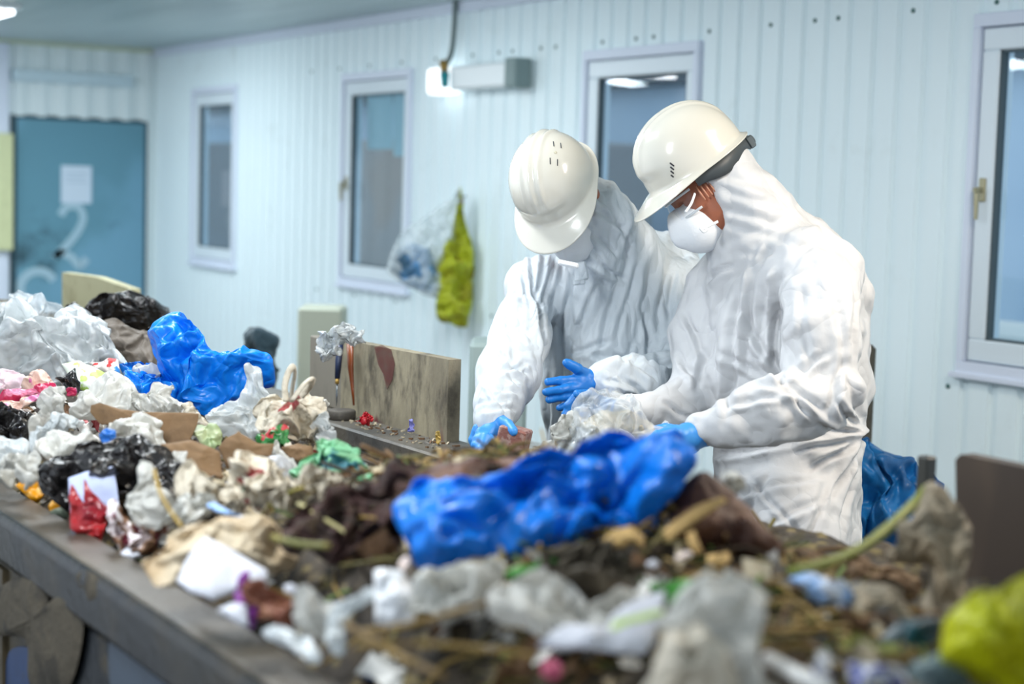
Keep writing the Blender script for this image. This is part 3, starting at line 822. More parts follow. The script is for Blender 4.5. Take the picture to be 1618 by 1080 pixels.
# ---------------- worker on the right (seen from his left side)
w2 = person('person in loose white coverall and white helmet, standing right, seen in profile with clear goggles', (1243, 700), 4.0)
floor_py = 1392
s = SDF(np.min([J(980, 1400, 3.5), J(1440, 200, 4.5), J(980, 200, 3.5), J(1440, 1400, 4.5)], 0)-0.12, np.max([J(980, 1400, 3.5), J(1440, 200, 4.5), J(980, 200, 4.4), J(1440, 1400, 4.5), J(980, 1400, 4.4)], 0)+0.12, 0.0052)
s.lo[2]
K = 0.05
s.chain([q(1232, 470, 4.02, 118), q(1240, 590, 4.0, 122), q(1243, 688, 4.0, 112)], K)
s.chain([q(1246, 725, 4.0, 116), q(1242, 830, 4.0, 122)], 0.02)
s.cap(*[x for p in (q(1285, 440, 3.84, 80), q(1165, 455, 4.16, 72)) for x in (p[0],)], PX(80, 3.84), PX(70, 4.16), K)
s.cap(q(1292, 470, 4.04, 80)[0], q(1292, 600, 4.04, 80)[0], PX(80, 4), PX(76, 4), K)
for dd, r0, xo in ((3.88, 84, 0), (4.12, 84, -6)):
    s.chain([q(1240+xo, 830, dd, 96), q(1238+xo, 1050, dd, r0*0.85), q(1240+xo, 1330, dd, 56)], 0.04)
    s.cap(q(1240+xo, 1350, dd, 48)[0], q(1200+xo, 1362, dd, 30)[0], PX(40, dd), PX(30, dd), 0.03)
# neck and hood
s.chain([q(1122, 272, 3.98, 59), q(1174, 330, 3.98, 64), q(1232, 400, 4.0, 88)], 0.05)
s.cap(q(1128, 292, 3.98, 60)[0], q(1130, 345, 3.98, 30)[0], PX(58, 3.98), PX(28, 3.98), 0.04)
s.cap(q(1150, 340, 3.98, 50)[0], q(1180, 430, 4.0, 60)[0], PX(40, 3.98), PX(66, 4.0), 0.05)
# near arm
s.chain([q(1294, 455, 3.76, 62), q(1300, 540, 3.69, 64), q(1298, 618, 3.64, 58)], 0.014)
s.chain([q(1300, 622, 3.64, 57), q(1215, 652, 3.60, 50), q(1150, 672, 3.60, 37), q(1112, 680, 3.61, 27)], 0.012)
# far arm
s.chain([q(1130, 455, 4.13, 50), q(1106, 540, 4.08, 43), q(1098, 610, 4.02, 40), q(1062, 652, 3.98, 44), q(1008, 655, 3.92, 31), q(996, 653, 3.915, 25)], 0.03)
# face opening, cuffs
fdir2 = cam3((-0.80, -0.58, 0.12)); fdir2 /= np.linalg.norm(fdir2)
fc = J(1092, 318, 3.96)
s.ell(J(1085, 330, 3.95), np.stack([fdir2, np.cross(cam3((0.58, -0.80, 0)), fdir2), cam3((0.58, -0.80, 0))]), (PX(46, 3.95), 0.16, PX(66, 3.95)), 0.008, 'sub')
V, Q = s.mesh()
cr2 = [ # x0,y0,x1,y1, amp(m), width(px)
 (1178, 500, 1225, 590, .012, 9), (1190, 430, 1178, 560, .010, 8), (1165, 480, 1150, 640, .010, 10), (1232, 440, 1222, 560, .013, 8), (1222, 560, 1235, 600, .014, 9),
 (1148, 560, 1215, 600, .007, 8), (1130, 500, 1105, 600, .009, 9), (1215, 590, 1290, 640, .011, 9), (1230, 610, 1275, 650, .010, 7), (1240, 600, 1300, 560, .010, 8),
 (1200, 610, 1250, 625, .007, 6), (1160, 640, 1230, 625, .006, 7), (1270, 470, 1275, 560, .006, 9), (1310, 420, 1345, 620, .006, 10), (1345, 440, 1350, 560, .007, 8),
 (1362, 690, 1270, 710, .012, 7), (1362, 692, 1290, 735, .011, 7), (1362, 694, 1320, 780, .011, 7), (1362, 694, 1345, 800, .009, 7), (1360, 688, 1300, 672, .010, 7), (1360, 686, 1325, 640, .010, 7), (1362, 684, 1345, 610, .008, 7),
 (1135, 790, 1280, 755, .006, 8), (1210, 760, 1160, 840, .006, 7), (1230, 820, 1290, 790, .006, 8), (1300, 780, 1270, 880, .007, 9), (1190, 760, 1260, 840, .005, 6), (1120, 720, 1240, 700, .010, 8), (1345, 760, 1330, 880, .006, 8),
 (1140, 300, 1230, 330, .003, 9), (1135, 325, 1240, 360, .003, 9), (1140, 350, 1250, 385, .003, 9), (1150, 280, 1215, 300, .003, 9), (1145, 385, 1240, 345, .003, 9), (1170, 400, 1225, 400, .003, 9), (1215, 395, 1195, 430, .008, 7),
 (1290, 375, 1235, 440, .006, 9), (1110, 440, 1150, 420, .008, 7), (1085, 500, 1110, 560, .009, 7), (1070, 560, 1100, 600, .009, 7), (1050, 640, 1090, 660, .007, 6), (1310, 640, 1330, 580, .008, 8)]
V, Q = finish_cloth(V, Q, w2, 0.0062, 0.13, 11, (1, 1, 1), cr2)
cov2 = mesh('coverall', V, Q, m_tyv, w2); cov2['label'] = 'loose creased white hooded coverall'
# body under it: one continuous figure
s = SDF(np.min([J(1040, 1400, 3.7), J(1340, 200, 4.4)], 0)-0.25, np.max([J(1040, 200, 4.3), J(1340, 200, 4.3), J(1300, 1400, 4.2)], 0)+0.2, 0.006)
hd2 = lambda px, py, d, r_: q(px, py, d, r_)
s.chain([q(1235, 480, 4.0, 72), q(1240, 700, 4.0, 62), q(1240, 780, 4.0, 62)], 0.04)
for dd in (3.93, 4.07): s.chain([q(1240, 760, dd, 48), q(1240, 1050, dd, 38), q(1240, 1330, dd, 26)], 0.03)
s.chain([q(1140, 330, 3.98, 36), q(1210, 430, 4.0, 45)], 0.03)
V1, Q1 = s.mesh()
body2 = None
sh = SDF(J(1100, 330, 3.96)-0.22, J(1100, 330, 3.96)+0.22, 0.0035)
up2 = cam3((0.58*-1, 0.80, 0.05)); up2 = cam3((-0.58, 0.80, 0.0)); up2 -= fdir2*(up2@fdir2); up2 /= np.linalg.norm(up2); lf2 = np.cross(up2, fdir2)
hc2 = J(1118, 285, 3.97)
hx = lambda a, b, c_: hc2+fdir2*a+lf2*b+up2*c_
ax2 = np.stack([fdir2, lf2, up2])
sh.ell(hx(0, 0, 0.01), ax2, (0.095, 0.077, 0.10), 0.02)
sh.ell(hx(0.035, 0, -0.05), ax2, (0.062, 0.062, 0.075), 0.03)      # face
sh.cap(hx(0.03, 0.045, -0.075), hx(0.072, 0, -0.115), 0.022, 0.018, 0.03)   # jaw
sh.cap(hx(0.03, -0.045, -0.075), hx(0.072, 0, -0.115), 0.022, 0.018, 0.03)
sh.cap(hx(0.092, 0, -0.015), hx(0.112, 0, -0.052), 0.008, 0.013, 0.015)     # nose
sh.ell(hx(0.085, 0, 0.005), ax2, (0.015, 0.045, 0.012), 0.015)
for sg in (-1, 1):
    sh.ell(hx(0.088, sg*0.031, -0.015), ax2, (0.013, 0.016, 0.010), 0.008, 'sub')
    sh.ell(hx(0.076, sg*0.031, -0.015), ax2, (0.012, 0.012, 0.012), 0.004)
    sh.ell(hx(-0.005, sg*0.078, -0.03), ax2, (0.018, 0.010, 0.032), 0.006)
sh.cap(hx(0.096, -0.02, -0.082), hx(0.096, 0.02, -0.082), 0.007, 0.007, 0.008)
sh.cap(hx(-0.02, 0, -0.06), hx(-0.05, 0, -0.17), 0.058, 0.058, 0.03)
V, Q = sh.mesh()
bV = np.concatenate([V, V1]); bQ = np.concatenate([Q, Q1+len(V)])
mesh('body', bV, bQ, m_skin, w2)
# respirator mask
def mask(parent, hx, ax, straps, valve=False, dz=-0.075):
    s = SDF(hx(0.08, 0, dz)-0.12, hx(0.08, 0, dz)+0.12, 0.003)
    s.ell(hx(0.080, 0, dz), ax, (0.062, 0.058, 0.066), 0.01)
    s.cap(hx(0.118, 0, dz+0.045), hx(0.133, 0, dz+0.005), 0.014, 0.020, 0.03)
    s.ell(hx(-0.035, 0, dz), ax, (0.085, 0.12, 0.12), 0.004, 'sub')
    V, Q = s.mesh(); N0 = vnormals(V, Q); V = V+N0*(folds(V, 0.05, 9, 6)*0.0016)[:, None]
    mk = mesh('respirator_mask', V, Q, m_mask, parent)
    for st in straps: MB().tube(spline(st, 6), 0.0022, 8, flat=1.6).build('strap', m_mask, mk, smooth=True)
    return mk
mk2 = mask(w2, hx, ax2, [[J(1083, 335, 3.83), J(1092, 322, 3.84), J(1098, 306, 3.86)], [J(1108, 363, 3.85), J(1120, 357, 3.86), J(1134, 350, 3.88)], [J(1106, 360, 3.845), J(1112, 366, 3.85), J(1118, 362, 3.855)]])
# goggles
gg = MB()
for i in range(1):
    ths = np.linspace(-1.25, 1.25, 26); V = []; Fc = []
    for j, zz in enumerate((0.012, 0.0, -0.02, -0.036)):
        for t in ths: V.append(hx(0.045+0.068*math.cos(t)+0.004*j, 0.074*math.sin(t), zz-0.004))
    for j in range(3):
        for i_ in range(25): Fc.append((j*26+i_, j*26+i_+1, (j+1)*26+i_+1, (j+1)*26+i_))
    gg.add(V, Fc)
go_ = gg.build('safety_goggles', m_clear, w2, smooth=True); go_['label'] = 'clear plastic goggles'
sp_ = MB(); 
for zz in (0.008, -0.042): sp_.tube([hx(0.048+0.068*math.cos(t), 0.075*math.sin(t), zz) for t in np.linspace(-1.3, 1.3, 24)], 0.0032, 8)
sp_.build('goggle_rim', pm('goggle_rim', '#dfe5ea', 0.15, alpha=0.7), go_, smooth=True)
for k in range(5):
    t0 = 1.28+k*0.0
    a = hx(0.052-0.010*k, 0.0755+0.001*k, 0.004); b = hx(0.052-0.010*k, 0.0755+0.001*k, -0.034)
    MB().tube([a, b], 0.0022, 8).build('side_vent_rib', pm('ribbed_clear_plastic', '#c98f74', 0.3), go_, smooth=True)
# helmet
hel_f = cam3((-0.80, -0.59, 0.10)); hel_u = cam3((-0.56, 0.80, 0.16))
helmet(w2, J(1096, 259, 3.97), hel_f, hel_u, 1.0, 'four', True)
# gloves
g1 = hand('glove', m_glove2, [[q(1090, 690, 3.60, 20), q(1062, 692, 3.58, 22)], [q(1090, 700, 3.64, 18), q(1064, 706, 3.64, 20)]],
          [[q(1062, 682, 3.55, 9), q(1040, 686, 3.53, 8), q(1022, 698, 3.54, 7)], [q(1060, 696, 3.56, 9), q(1036, 702, 3.54, 8), q(1016, 712, 3.56, 7)],
           [q(1062, 706, 3.60, 9), q(1038, 714, 3.58, 8), q(1020, 724, 3.60, 7)], [q(1066, 716, 3.64, 8), q(1046, 726, 3.63, 7), q(1030, 734, 3.64, 6)],
           [q(1078, 682, 3.66, 9), q(1052, 676, 3.70, 8), q(1030, 680, 3.70, 7)]],
          [q(1122, 684, 3.62, 20), q(1104, 684, 3.61, 21), q(1090, 690, 3.61, 22)], w2)
g2 = hand('glove', m_glove, [[q(960, 645, 3.92, 17), q(935, 640, 3.90, 18)], [q(958, 655, 3.93, 14), q(932, 655, 3.92, 15)]],
          [[q(932, 630, 3.88, 8), q(910, 628, 3.86, 7.5), q(897, 640, 3.86, 6.5)], [q(928, 640, 3.88, 8), q(905, 642, 3.86, 7.5), q(893, 655, 3.86, 6.5)],
           [q(928, 652, 3.89, 8), q(906, 658, 3.87, 7.5), q(897, 670, 3.87, 6.5)], [q(930, 662, 3.90, 7), q(912, 670, 3.88, 6.5), q(904, 680, 3.88, 6)],
           [q(950, 634, 3.90, 8), q(930, 622, 3.86, 7.5), q(912, 622, 3.83, 6.5)]],
          [q(1000, 650, 3.92, 17), q(980, 648, 3.92, 17), q(960, 648, 3.92, 17)], w2)

# ---------------- worker on the left (seen from the front, head bowed)
w1 = person('person in white coverall facing the viewer, helmeted head bowed, holding a brown block', (968, 700), 4.42)
s = SDF(np.min([J(720, 1300, 3.8), J(1130, 1300, 4.6), J(720, 200, 3.8), J(1130, 200, 4.6)], 0)-0.2, np.max([J(720, 1300, 4.6), J(1130, 200, 4.7), J(720, 200, 4.6), J(1130, 200, 3.8)], 0)+0.15, 0.0052)
K = 0.05
s.chain([q(968, 470, 4.42, 92), q(968, 590, 4.42, 94), q(966, 680, 4.42, 92)], K)
s.chain([q(912, 480, 4.40, 56), q(908, 640, 4.40, 52)], K); s.chain([q(1030, 480, 4.44, 60), q(1026, 640, 4.44, 56)], K)
s.chain([q(966, 720, 4.42, 104), q(966, 800, 4.42, 104)], 0.03)
for xo in (-45, 45): s.chain([q(966+xo, 800, 4.42, 64), q(966+xo, 1000, 4.42, 54), q(966+xo, 1240, 4.42, 42)], 0.03); 
for xo in (-45, 45): s.cap(q(966+xo, 1262, 4.42, 30)[0], q(956+xo, 1275, 4.3, 26)[0], PX(30, 4.4), PX(26, 4.3), 0.03)
s.cap(q(850, 452, 4.34, 46)[0], q(1066, 455, 4.46, 50)[0], PX(46, 4.34), PX(50, 4.46), K)
s.cap(q(930, 420, 4.42, 60)[0], q(1046, 432, 4.55, 60)[0], PX(60, 4.42), PX(66, 4.55), K)
# hood / neck
s.chain([q(918, 312, 4.27, 40), q(946, 345, 4.29, 50), q(975, 400, 4.36, 66)], 0.05)
s.cap(q(938, 340, 4.22, 34)[0], q(944, 400, 4.24, 30)[0], PX(32, 4.2), PX(28, 4.2), 0.03)
s.cap(q(944, 415, 4.26, 40)[0], q(928, 462, 4.34, 50)[0], PX(32, 4.2), PX(50, 4.3), 0.04)
# his right arm (image left), his left arm
s.chain([q(846, 455, 4.32, 44), q(822, 530, 4.2, 47), q(802, 590, 4.08, 48)], 0.03)
s.chain([q(802, 592, 4.08, 47), q(786, 640, 3.96, 38), q(780, 668, 3.90, 29)], 0.03)
s.chain([q(1072, 462, 4.44, 52), q(1078, 540, 4.36, 50), q(1070, 600, 4.26, 46)], 0.03)
s.chain([q(1072, 602, 4.24, 42), q(1010, 604, 4.10, 41), q(962, 603, 4.02, 30), q(945, 600, 4.0, 22)], 0.025)
f1 = cam3((-0.15, -0.86, 0.48)); f1 /= np.linalg.norm(f1); u1 = cam3((-0.48, 0.48, 0.72)); u1 -= f1*(u1@f1); u1 /= np.linalg.norm(u1); l1 = np.cross(u1, f1)
ax1 = np.stack([f1, l1, u1])
hc1 = J(878, 292, 4.17)-u1*0.022+f1*0.004
hx1 = lambda a, b, c_: hc1+f1*a+l1*b+u1*c_
s.ell(J(893, 385, 4.08), np.stack([R, U, T]), (PX(38, 4.05), PX(44, 4.05), 0.14), 0.008, 'sub')
V, Q = s.mesh()
cr1 = [(905, 440, 886, 520, .007, 6), (886, 520, 884, 690, .006, 6), (900, 520, 898, 690, .004, 5),
 (878, 405, 850, 500, .006, 6), (860, 405, 846, 490, .007, 6), (890, 420, 868, 520, .005, 6), (840, 410, 842, 480, .007, 5), (826, 420, 838, 500, .006, 5), (848, 470, 858, 545, .011, 6), (850, 500, 856, 560, .012, 6),
 (945, 450, 905, 540, .006, 7), (970, 460, 945, 560, .005, 7), (1005, 430, 975, 530, .005, 7), (1030, 420, 1010, 520, .005, 7), (1050, 425, 1040, 540, .006, 7), (1022, 500, 1026, 560, .010, 6), (1065, 440, 1048, 540, .006, 7),
 (800, 570, 835, 590, .006, 6), (785, 590, 828, 575, .007, 6), (775, 610, 820, 620, .006, 6), (760, 640, 800, 632, .005, 6), (790, 520, 830, 540, .004, 6), (800, 480, 812, 560, .004, 7), (765, 600, 790, 640, .005, 5), (790, 555, 822, 585, .006, 6), (770, 650, 812, 645, .005, 5), (790, 640, 796, 662, .004, 4),
 (970, 560, 1030, 590, .008, 7), (980, 580, 1000, 545, .007, 6), (1030, 560, 1060, 575, .009, 6), (940, 560, 1010, 570, .006, 7), (960, 600, 1000, 610, .006, 6), (985, 595, 1020, 625, .006, 6),
 (925, 300, 960, 330, .005, 5), (935, 330, 985, 360, .006, 6), (932, 360, 970, 400, .006, 5), (930, 380, 960, 425, .006, 5), (925, 300, 950, 390, .004, 6), (960, 320, 990, 380, .005, 6), (1000, 345, 985, 400, .006, 6), (930, 410, 985, 440, .006, 6),
 (870, 600, 866, 690, .006, 7), (930, 620, 925, 690, .005, 7), (900, 560, 960, 540, .005, 7), (1000, 640, 1040, 660, .006, 7)]
V, Q = finish_cloth(V, Q, w1, 0.005, 0.10, 31, (1.35, 0.5, 1), cr1)
cov1 = mesh('coverall', V, Q, m_tyv1, w1); cov1['label'] = 'thin wrinkled white hooded coverall'
s = SDF(np.min([J(860, 1290, 4.2), J(1080, 300, 4.6), J(860, 300, 4.2)], 0)-0.15, np.max([J(860, 300, 4.5), J(1080, 300, 4.5), J(1080, 1290, 4.5)], 0)+0.15, 0.006)
s.chain([q(966, 480, 4.42, 62), q(966, 700, 4.42, 64)], 0.04)
for xo in (-45, 45): s.chain([q(966+xo*0.8, 740, 4.42, 42), q(966+xo, 1000, 4.42, 34), q(966+xo, 1230, 4.42, 24)], 0.03)
s.chain([q(915, 360, 4.22, 34), q(966, 450, 4.4, 40)], 0.03)
V1, Q1 = s.mesh()
sh = SDF(hc1-0.22, hc1+0.22, 0.0035)
for h_, ax, c0 in ((hx1, ax1, 0),):
    sh.ell(h_(0, 0, 0.01), ax, (0.095, 0.077, 0.10), 0.02)
    sh.ell(h_(0.035, 0, -0.05), ax, (0.062, 0.062, 0.075), 0.03)
    sh.cap(h_(0.03, 0.045, -0.075), h_(0.072, 0, -0.115), 0.022, 0.018, 0.03)
    sh.cap(h_(0.03, -0.045, -0.075), h_(0.072, 0, -0.115), 0.022, 0.018, 0.03)
    sh.cap(h_(0.092, 0, -0.015), h_(0.112, 0, -0.052), 0.008, 0.013, 0.015)
    for sg in (-1, 1):
        sh.ell(h_(0.088, sg*0.031, -0.015), ax, (0.013, 0.016, 0.010), 0.008, 'sub')
        sh.ell(h_(0.076, sg*0.031, -0.015), ax, (0.012, 0.012, 0.012), 0.004)
        sh.ell(h_(-0.005, sg*0.078, -0.03), ax, (0.018, 0.010, 0.032), 0.006)
    sh.cap(h_(0.096, -0.02, -0.082), h_(0.096, 0.02, -0.082), 0.007, 0.007, 0.008)
    sh.cap(h_(-0.02, 0, -0.06), h_(-0.05, 0, -0.13), 0.055, 0.05, 0.03)
V, Q = sh.mesh()
mesh('body', np.concatenate([V, V1]), np.concatenate([Q, Q1+len(V)]), m_skin, w1)
mk1 = mask(w1, lambda a, b, c_: hx1(a*0.9+0.012, b*0.9+0.006, c_*0.95-0.012), ax1, [])
MB().obox(J(898, 417, 4.02), np.stack([cam3((.97, -.2, 0)), cam3((.2, .97, 0)), T]), (PX(17, 4), PX(4.5, 4), 0.006), bev=0.004).build('chin_flap', m_mask, mk1)
zt = MB(); zt.obox(J(921, 428, 4.14), np.stack([cam3((.98, .2, 0)), cam3((-.2, .98, 0)), T]), (PX(7, 4.1), PX(15, 4.1), 0.010), bev=0.004)
zt.obox(J(915, 446, 4.13), np.stack([cam3((.98, .12, 0)), cam3((-.12, .98, 0)), T]), (PX(10, 4.1), PX(4, 4.1), 0.010), bev=0.003)
zt.build('zip_flap', m_tyv1, w1)
helmet(w1, J(878, 292, 4.17), f1, u1, 0.95, 'two', False, 0.050, 1.5)
g3 = hand('glove', m_glove2, [[q(782, 674, 3.87, 17), q(768, 690, 3.85, 17)], [q(794, 674, 3.87, 15), q(784, 690, 3.87, 15)]],
          [[q(760, 682, 3.84, 8.5), q(752, 702, 3.82, 8), q(766, 716, 3.80, 7)], [q(766, 690, 3.82, 8.5), q(760, 710, 3.80, 8), q(776, 716, 3.79, 7)],
           [q(776, 694, 3.82, 8), q(772, 712, 3.80, 7.5), q(784, 718, 3.79, 6.5)], [q(754, 676, 3.88, 7.5), q(747, 694, 3.88, 7), q(752, 710, 3.87, 6)],
           [q(792, 664, 3.86, 9.5), q(803, 670, 3.83, 8.5), q(811, 681, 3.80, 7.5)]],
          [q(779, 650, 3.92, 19), q(779, 662, 3.90, 19), q(780, 674, 3.88, 18)], w1)
g4 = hand('glove', m_glove, [[q(936, 600, 4.0, 15), q(914, 604, 3.98, 16)], [q(934, 608, 4.0, 15), q(914, 616, 3.98, 14)]],
          [[q(910, 600, 3.97, 8), q(886, 601, 3.95, 7), q(866, 603, 3.94, 6.2)], [q(910, 611, 3.96, 8), q(884, 616, 3.93, 7), q(862, 619, 3.92, 6.2)],
           [q(912, 622, 3.97, 8), q(888, 627, 3.94, 7), q(868, 631, 3.93, 6.2)], [q(916, 630, 3.98, 7), q(900, 638, 3.96, 6.2), q(884, 644, 3.95, 5.6)],
           [q(926, 592, 3.99, 9.5), q(912, 582, 3.96, 8.5), q(896, 573, 3.95, 7.5)]],
          [q(950, 601, 4.02, 17), q(941, 601, 4.01, 18), q(932, 603, 4.0, 17)], w1)
# the brown block in his hand
e1 = cam3((0.93, -0.25, 0.27)); e1 /= np.linalg.norm(e1); e2 = cam3((0.40, 0.90, 0.17)); e2 -= e1*(e1@e2); e2 /= np.linalg.norm(e2); e3 = np.cross(e1, e2)
bk = MB().obox(J(812, 693, 3.83), np.stack([e1, e2, e3]), (0.033, 0.027, 0.030), bev=0.004, mi=0)
tag(bk.build('brown_block', pm('glazed_brown_block', '#8a5a50', 0.35, col2='#a8887e', c2scale=60, c2edge=(0.45, 0.6), dirt=0.6, dirtcol='#5f3518', dirtscale=25, bump=0.0015, bscale=120)), 'small rough reddish-brown block held in the left worker\'s gloved hand', 'block')
# ================================================================ THE WASTE ON THE BELT
def H(x, y, detail=True):
    x = np.asarray(x, float); y = np.asarray(y, float)
    h = 0.955+0.0*x
    h = h+0.045*sstep(0.93, 1.10, x)
    h = h+0.05*sstep(2.9, 1.6, y)*sstep(0.93, 1.15, x)
    h = h+0.115*np.exp(-((x-1.34)/0.30)**2-((y-2.15)/0.40)**2)
    h = h-0.085*sstep(1.40, 1.72, x)*sstep(2.9, 2.6, y)
    h = h+0.10*sstep(3.9, 5.4, y)*sstep(0.9, 1.15, x)
    h = h+0.03*sstep(2.85, 2.5, y)*sstep(1.7, 1.85, x)*sstep(2.1, 2.0, x)
    h = h-0.055*sstep(1.68, 1.80, x)*sstep(2.75, 2.95, y)
    h = h+0.055*sstep(0.92, 1.04, x)*(1-0.75*sstep(1.66, 1.80, x)*sstep(2.75, 2.95, y))
    h = h-0.12*sstep(1.52, 1.74, x)*sstep(2.62, 2.95, y)*sstep(4.3, 3.7, y)
    if detail:
        P = np.stack([x, y, 0*x], -1)
        h = h+0.030*gnoise(P*5.5, 77)+0.018*gnoise(P*15, 78)+0.012*folds(P, 0.07, 5, 6)
    return h
def hit(px, py):
    px = np.asarray(px, float); py = np.asarray(py, float)
    r_ = ray(px, py); t = np.full(px.shape, 1.15); done = np.zeros(px.shape, bool)
    for i in range(300):
        P = CAM+t[..., None]*r_
        below = P[..., 2] < H(P[..., 0], P[..., 1], False)
        done |= below
        if done.all(): break
        t = np.where(done, t, t+0.02)
    return t
gx = np.arange(0.90, 2.075, 0.009); gy = np.arange(0.8, 7.2, 0.011)
GX, GY = np.meshgrid(gx, gy, indexing='ij'); GZ = H(GX, GY)
edge = sstep(0.905, 0.93, GX); GZ = 0.85*(1-edge)+GZ*edge
over = (GX > 1.875) & (GY > 2.8); GZ = np.where(over, 0.86, GZ)
Vh = np.stack([GX, GY, GZ], -1).reshape(-1, 3); nx_, ny_ = GX.shape
Fh_ = [(i*ny_+j, (i+1)*ny_+j, (i+1)*ny_+j+1, i*ny_+j+1) for i in range(nx_-1) for j in range(ny_-1)]
heap = mesh('waste_heap', Vh, Fh_, pm('packed_wet_waste', '#3b3021', 0.7, col2='#2c241a', c2scale=22, c2edge=(0.45, 0.6), col3='#6e6038', c3scale=30, c3edge=(0.56, 0.66), dirt=0.8, dirtcol='#8d8068', dirtscale=45, dirtedge=(0.58, 0.7), bump=0.006, bscale=70))
tag(heap, 'loose mass of dark brown mixed waste filling the conveyor', 'waste', kind='stuff')

seedc = [100]
def onrail(px, py, z=1.004):
    r_ = ray(px, py); return float((z-1.62)/r_[2])
STIFF = {'red_packet_film', 'wet_brown_cardboard', 'light_kraft_card', 'white_card_paper', 'cream_blue_card', 'red_blue_white_pack', 'white_green_carton', 'amber_packet_film', 'white_bottle_plastic', 'cream_contents'}
def blob(name, label, cat, poly, mat, d=None, T_=0.03, lean=0.8, amp=0.010, L=0.07, group=None, cen=None, sm=3, nr=20, back=0.6, dd=0.0, parent=None, pw=2.2, plane=0.42, free=False, jag=0.0, fine=0.4, slope=0.0):
    seedc[0] += 1; sd = seedc[0]
    P = np.array(poly, float)
    if mat.name in STIFF: amp = amp*0.4; L = L*1.6; sm = 1
    O = spline(P, sm, True) if sm > 1 else P
    # even out the outline
    seg = np.linalg.norm(np.roll(O, -1, 0)-O, axis=1); cum = np.concatenate([[0], np.cumsum(seg)])
    size = (P[:, 0].max()-P[:, 0].min()+P[:, 1].max()-P[:, 1].min())
    na = int(np.clip(size/1.5, 48, 300)); nr = int(np.clip(size/6, 9, 52))
    tt = np.linspace(0, cum[-1], na, endpoint=False); OC = np.vstack([O, O[:1]])
    O = np.stack([np.interp(tt, cum, OC[:, 0]), np.interp(tt, cum, OC[:, 1])], -1)
    c = np.array(cen, float) if cen else O.mean(0)
    ymax = P[:, 1].max()
    if d is None: d = float(hit(np.array([c[0]]), np.array([ymax-2]))[0])-0.02
    d = d+dd
    if parent is None and d < 5.3 and free is False:
        h_ = float(hit(np.array([c[0]]), np.array([ymax-2]))[0])
        d = min(d+float(np.clip((h_-d-0.08)*0.6, 0, 0.12)), h_+0.04)
    if jag:
        O = O+(c-O)*(jag*gnoise(np.stack([O[:, 0]/9, O[:, 1]/9, 0*O[:, 0]+sd], -1), sd))[:, None]
    ss = np.sin(np.linspace(0, 1, nr+1)[1:]*math.pi/2)**0.9
    fr = [c[None]]+[c+(O-c)*s_ for s_ in ss]
    st = np.concatenate([[0]]+[[s_]*na for s_ in ss])
    XY = np.vstack(fr)
    bk_ = 1+na*(nr-1)
    def place(XY, off):
        hgt = (ymax-XY[:, 1])*d/FPX
        dep = d+lean*hgt+slope*(XY[:, 0]-c[0])*d/FPX
        return CAM+dep[:, None]*ray(XY[:, 0], XY[:, 1])+off[:, None]*(0.94*T+0.34*U)
    th = (1-np.clip(st, 0, 1)**pw)**0.6*(0.75+0.6*gnoise(np.column_stack([XY/(size*0.16), np.full(len(XY), sd)]), sd))
    Fv = place(XY, T_*th)
    Bv = place(XY[:bk_], -T_*back*th[:bk_]-0.002)
    V = np.vstack([Fv, Bv]); nf = len(Fv)
    Fc = []
    k = np.arange(na); k2 = (k+1) % na
    for a, b_ in zip(k, k2): Fc.append((0, 1+a, 1+b_)); Fc.append((nf, nf+1+b_, nf+1+a))
    for i in range(nr-1):
        o = 1+i*na
        Fc += [(o+a, o+na+a, o+na+b_, o+b_) for a, b_ in zip(k, k2)]
        if i < nr-2:
            o = nf+1+i*na
            Fc += [(o+b_, o+na+b_, o+na+a, o+a) for a, b_ in zip(k, k2)]
    ob = nf+1+(nr-2)*na; of = 1+(nr-1)*na
    Fc += [(ob+b_, of+b_, of+a, ob+a) for a, b_ in zip(k, k2)]
    # crumple: the same field on both skins keeps the body thick
    A_ = amp*2.3
    f1_ = folds(V, L, sd, 9)+0.5*folds(V, L*fine, sd+3, 8)+0.22*folds(V, L*fine*fine, sd+4, 7)
    f2_ = folds(V, L*0.8, sd+31, 7)+0.5*folds(V, L*fine, sd+33, 6); f3_ = folds(V, L*0.8, sd+41, 7)+0.5*folds(V, L*fine, sd+43, 6)
    sc_ = np.concatenate([1-0.35*st**4, 1-0.35*st[:bk_]**4])
    V = V+(f1_*A_*sc_)[:, None]*(0.92*T+0.38*U)+(f2_*A_*plane)[:, None]*R+(f3_*A_*plane)[:, None]*U
    fl = 0.0
    o = mesh(name, V, Fc, mat, parent)
    if parent is None: tag(o, label, cat, group)
    return o

wf = pm('white_bag_film', '#e6e5df', 0.35, transl=0.3, dirt=0.45, dirtcol='#8f8570', dirtscale=16, dirtedge=(0.56, 0.75), bump=0.0012, bscale=60, alpha=0.94, bump2=0.004, b2scale=30)
wf2 = pm('milky_bag_film', '#dddcd6', 0.3, transl=0.3, dirt=0.4, dirtcol='#9b917e', dirtscale=14, dirtedge=(0.55, 0.75), bump=0.0012, bscale=60, alpha=0.82, bump2=0.004, b2scale=26)
cream = pm('dirty_cream_film', '#d3c9b6', 0.45, transl=0.15, dirt=0.75, dirtcol='#7a6b50', dirtscale=20, dirtedge=(0.48, 0.7), bump=0.002, bscale=70, bump2=0.004, b2scale=34)
print_bag = pm('printed_dirty_film', '#d5cbb8', 0.45, dirt=0.7, dirtcol='#76694f', dirtscale=22, dirtedge=(0.5, 0.7), col2='#3d7a50', c2scale=9, c2edge=(0.62, 0.64), col3='#a03a3e', c3scale=12, c3edge=(0.64, 0.66), bump=0.002, bscale=70, bump2=0.004, b2scale=34)
clearf = pm('clear_bag_film', '#e8eef1', 0.16, alpha=0.42, bump=0.001, bscale=60, bump2=0.006, b2scale=22, spec=0.9)
